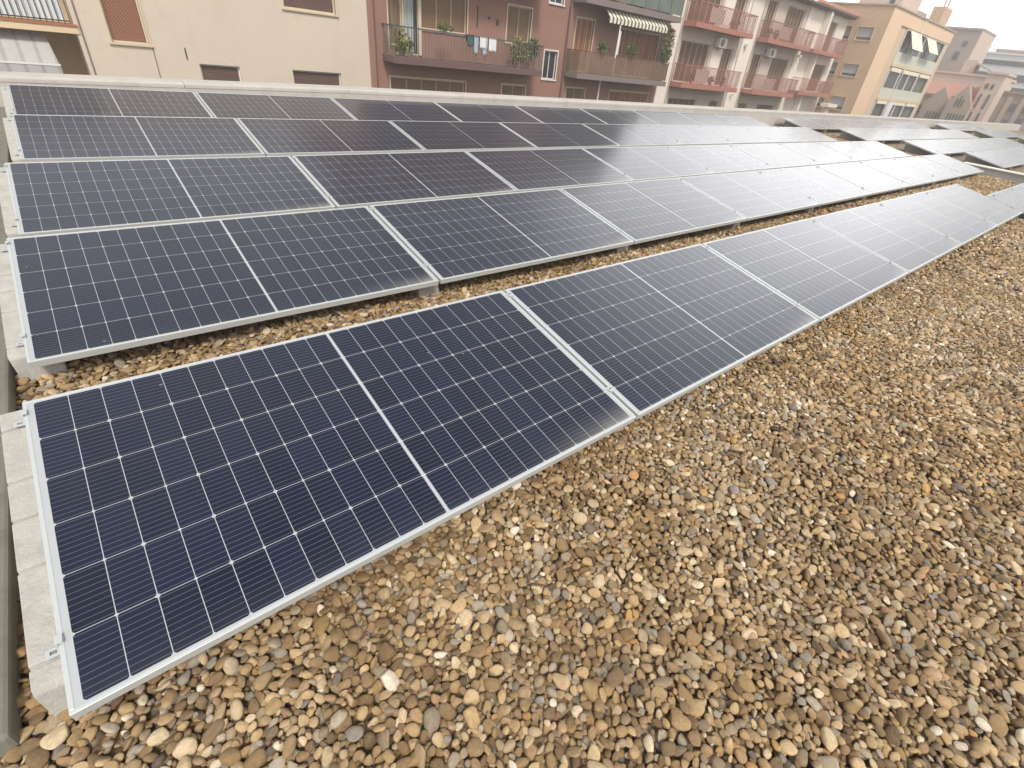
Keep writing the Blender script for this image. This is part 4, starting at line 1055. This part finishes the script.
plant('potted_plant', 'small plant standing under the brown roller shutter window', 17.4, 20.5, 1.1, 0.30, 0.16, 0.42, M['leaf_yel'], 13, 90, 0.08, pot=0.08, ry=0.12)
for (xx, lab, sd) in ((22.55, 'first green pot plant on the dark slatted railing, left of the pole', 6), (24.8, 'second green pot plant on the slatted railing, right of the pole', 7)):
    plant('railing_plant', lab, xx, 19.98, 1.45, 0.28, 0.27, 0.26, M['leaf'], sd, 420, 0.09, pot=0.11, ry=0.2, group='pot plants on the slatted railing')
plant('railing_plant', 'third green pot plant on the slatted railing, under the climbing plant', 27.9, 19.98, 1.45, 0.34, 0.27, 0.26, M['leaf'], 8, 460, 0.09, pot=0.11, ry=0.2, group='pot plants on the slatted railing')
plant('climbing_plant', 'rusty green climbing plant up the right end of the slatted balcony', 28.15, 20.25, 0.47, 0.48, 0.95, 1.75, M['leaf_dry'], 9, 1100, 0.12, pot=0.16, stems=8, ry=0.25)
for (xx, lab, sd, rx) in ((23.2, 'leafy plant behind the glass railing of the top balcony, left one', 21, 0.5), (25.4, 'leafy plant behind the glass railing of the top balcony, middle one', 22, 0.7), (27.7, 'leafy plant behind the glass railing of the top balcony, right one', 23, 0.6)):
    plant('potted_bush', lab, xx, 20.3, 3.62, rx, 0.45, 0.9, M['leaf'], sd, 600, 0.14, ry=0.22, group='plants on the glass railed balcony')
for i, (xx, z, lab) in enumerate(((33.6, 0.5, 'dark pot plant at the middle of the lower left red balcony'), (35.0, 0.5, 'dark pot plant toward the right of the lower left red balcony'), (31.4, 0.5, 'small dark pot plant at the left of the lower left red balcony'),
        (34.6, 3.62, 'wide dark plant on the upper left red balcony'), (39.2, 3.62, 'small pot plant at the left end of the upper right red balcony'), (40.2, 3.62, 'second small pot plant on the upper right red balcony'))):
    plant('potted_plant', lab, xx, 20.3, z, 0.55 if i == 3 else 0.28, 0.2, 0.35, M['leaf_dry'], 40 + i, 110, 0.10, pot=0.13, ry=0.18, group='pot plants on the red balconies')

def hang(name, label, cat, x, wd, zt, zb, mat, seed, group):
    o3 = (x + wd / 2, 19.98, zb); mb = MB(o3); rr = random.Random(seed); N = 8; cols = []
    for side in (0, 1):
        for j in range(7):
            for i in range(N + 1):
                f = j / 6
                if side == 0: y = 19.96 - 0.02 * math.sin(i * 1.1 + seed) * f; z = zt + 0.05 - f * (zt - zb)
                else: y = 20.12; z = zt + 0.05 - f * (zt - zb) * 0.6
                cols.append((x + wd * i / N * (1 - 0.08 * f) + 0.02 * f, y, z))
    row = N + 1; fs = []
    for side in (0, 1):
        k = side * 7 * row
        for j in range(6):
            for i in range(N): fs.append((k + j * row + i, k + j * row + i + 1, k + (j + 1) * row + i + 1, k + (j + 1) * row + i))
    for i in range(N): fs.append((i, i + 1, 7 * row + i + 1, 7 * row + i))
    mb.add(cols, fs); o = mb.build(name, mat, None, smooth=True, fixn=False)
    md = o.modifiers.new('thick', 'SOLIDIFY'); md.thickness = 0.008
    tag(o, label, cat, group)
hang('hanging_cloth', 'dark teal cloth hanging over the long iron railing', 'laundry', 14.25, 0.30, 1.39, 0.98, M['cloth_dark'], 1, 'laundry over the balcony railing')
hang('hanging_towel', 'pale blue towel hanging lowest over the long iron railing', 'laundry', 14.58, 0.24, 1.39, 0.72, M['cloth_blue'], 2, 'laundry over the balcony railing')
hang('hanging_cloth', 'wide white cloth hanging in the middle of the laundry', 'laundry', 14.88, 0.42, 1.39, 0.95, M['cloth_white'], 3, 'laundry over the balcony railing')
hang('hanging_towel', 'white and blue shirt hanging below the white cloth', 'laundry', 15.05, 0.2, 1.34, 0.70, M['cloth_blue'], 4, 'laundry over the balcony railing')
hang('hanging_cloth', 'white cloth at the right end of the laundry', 'laundry', 15.36, 0.40, 1.39, 0.88, M['cloth_white'], 5, 'laundry over the balcony railing')

# ================================================================ haze
def haze(density):
    mt = bpy.data.materials.new('haze air'); mt.use_nodes = True; t = mt.node_tree; t.nodes.clear()
    o = t.nodes.new('ShaderNodeOutputMaterial'); v = t.nodes.new('ShaderNodeVolumePrincipled')
    v.inputs['Color'].default_value = (0.97, 0.96, 0.95, 1); v.inputs['Density'].default_value = density; v.inputs['Anisotropy'].default_value = 0.2
    t.links.new(v.outputs[0], o.inputs['Volume'])
    ob = MB().box(-62, 402, -202, 302, STREET - 2.0, 16.0).build('haze', mt)
    tag(ob, kind='stuff')
HAZE = 0.0042
if HAZE > 0: haze(HAZE)
print('stones', N1, N2)
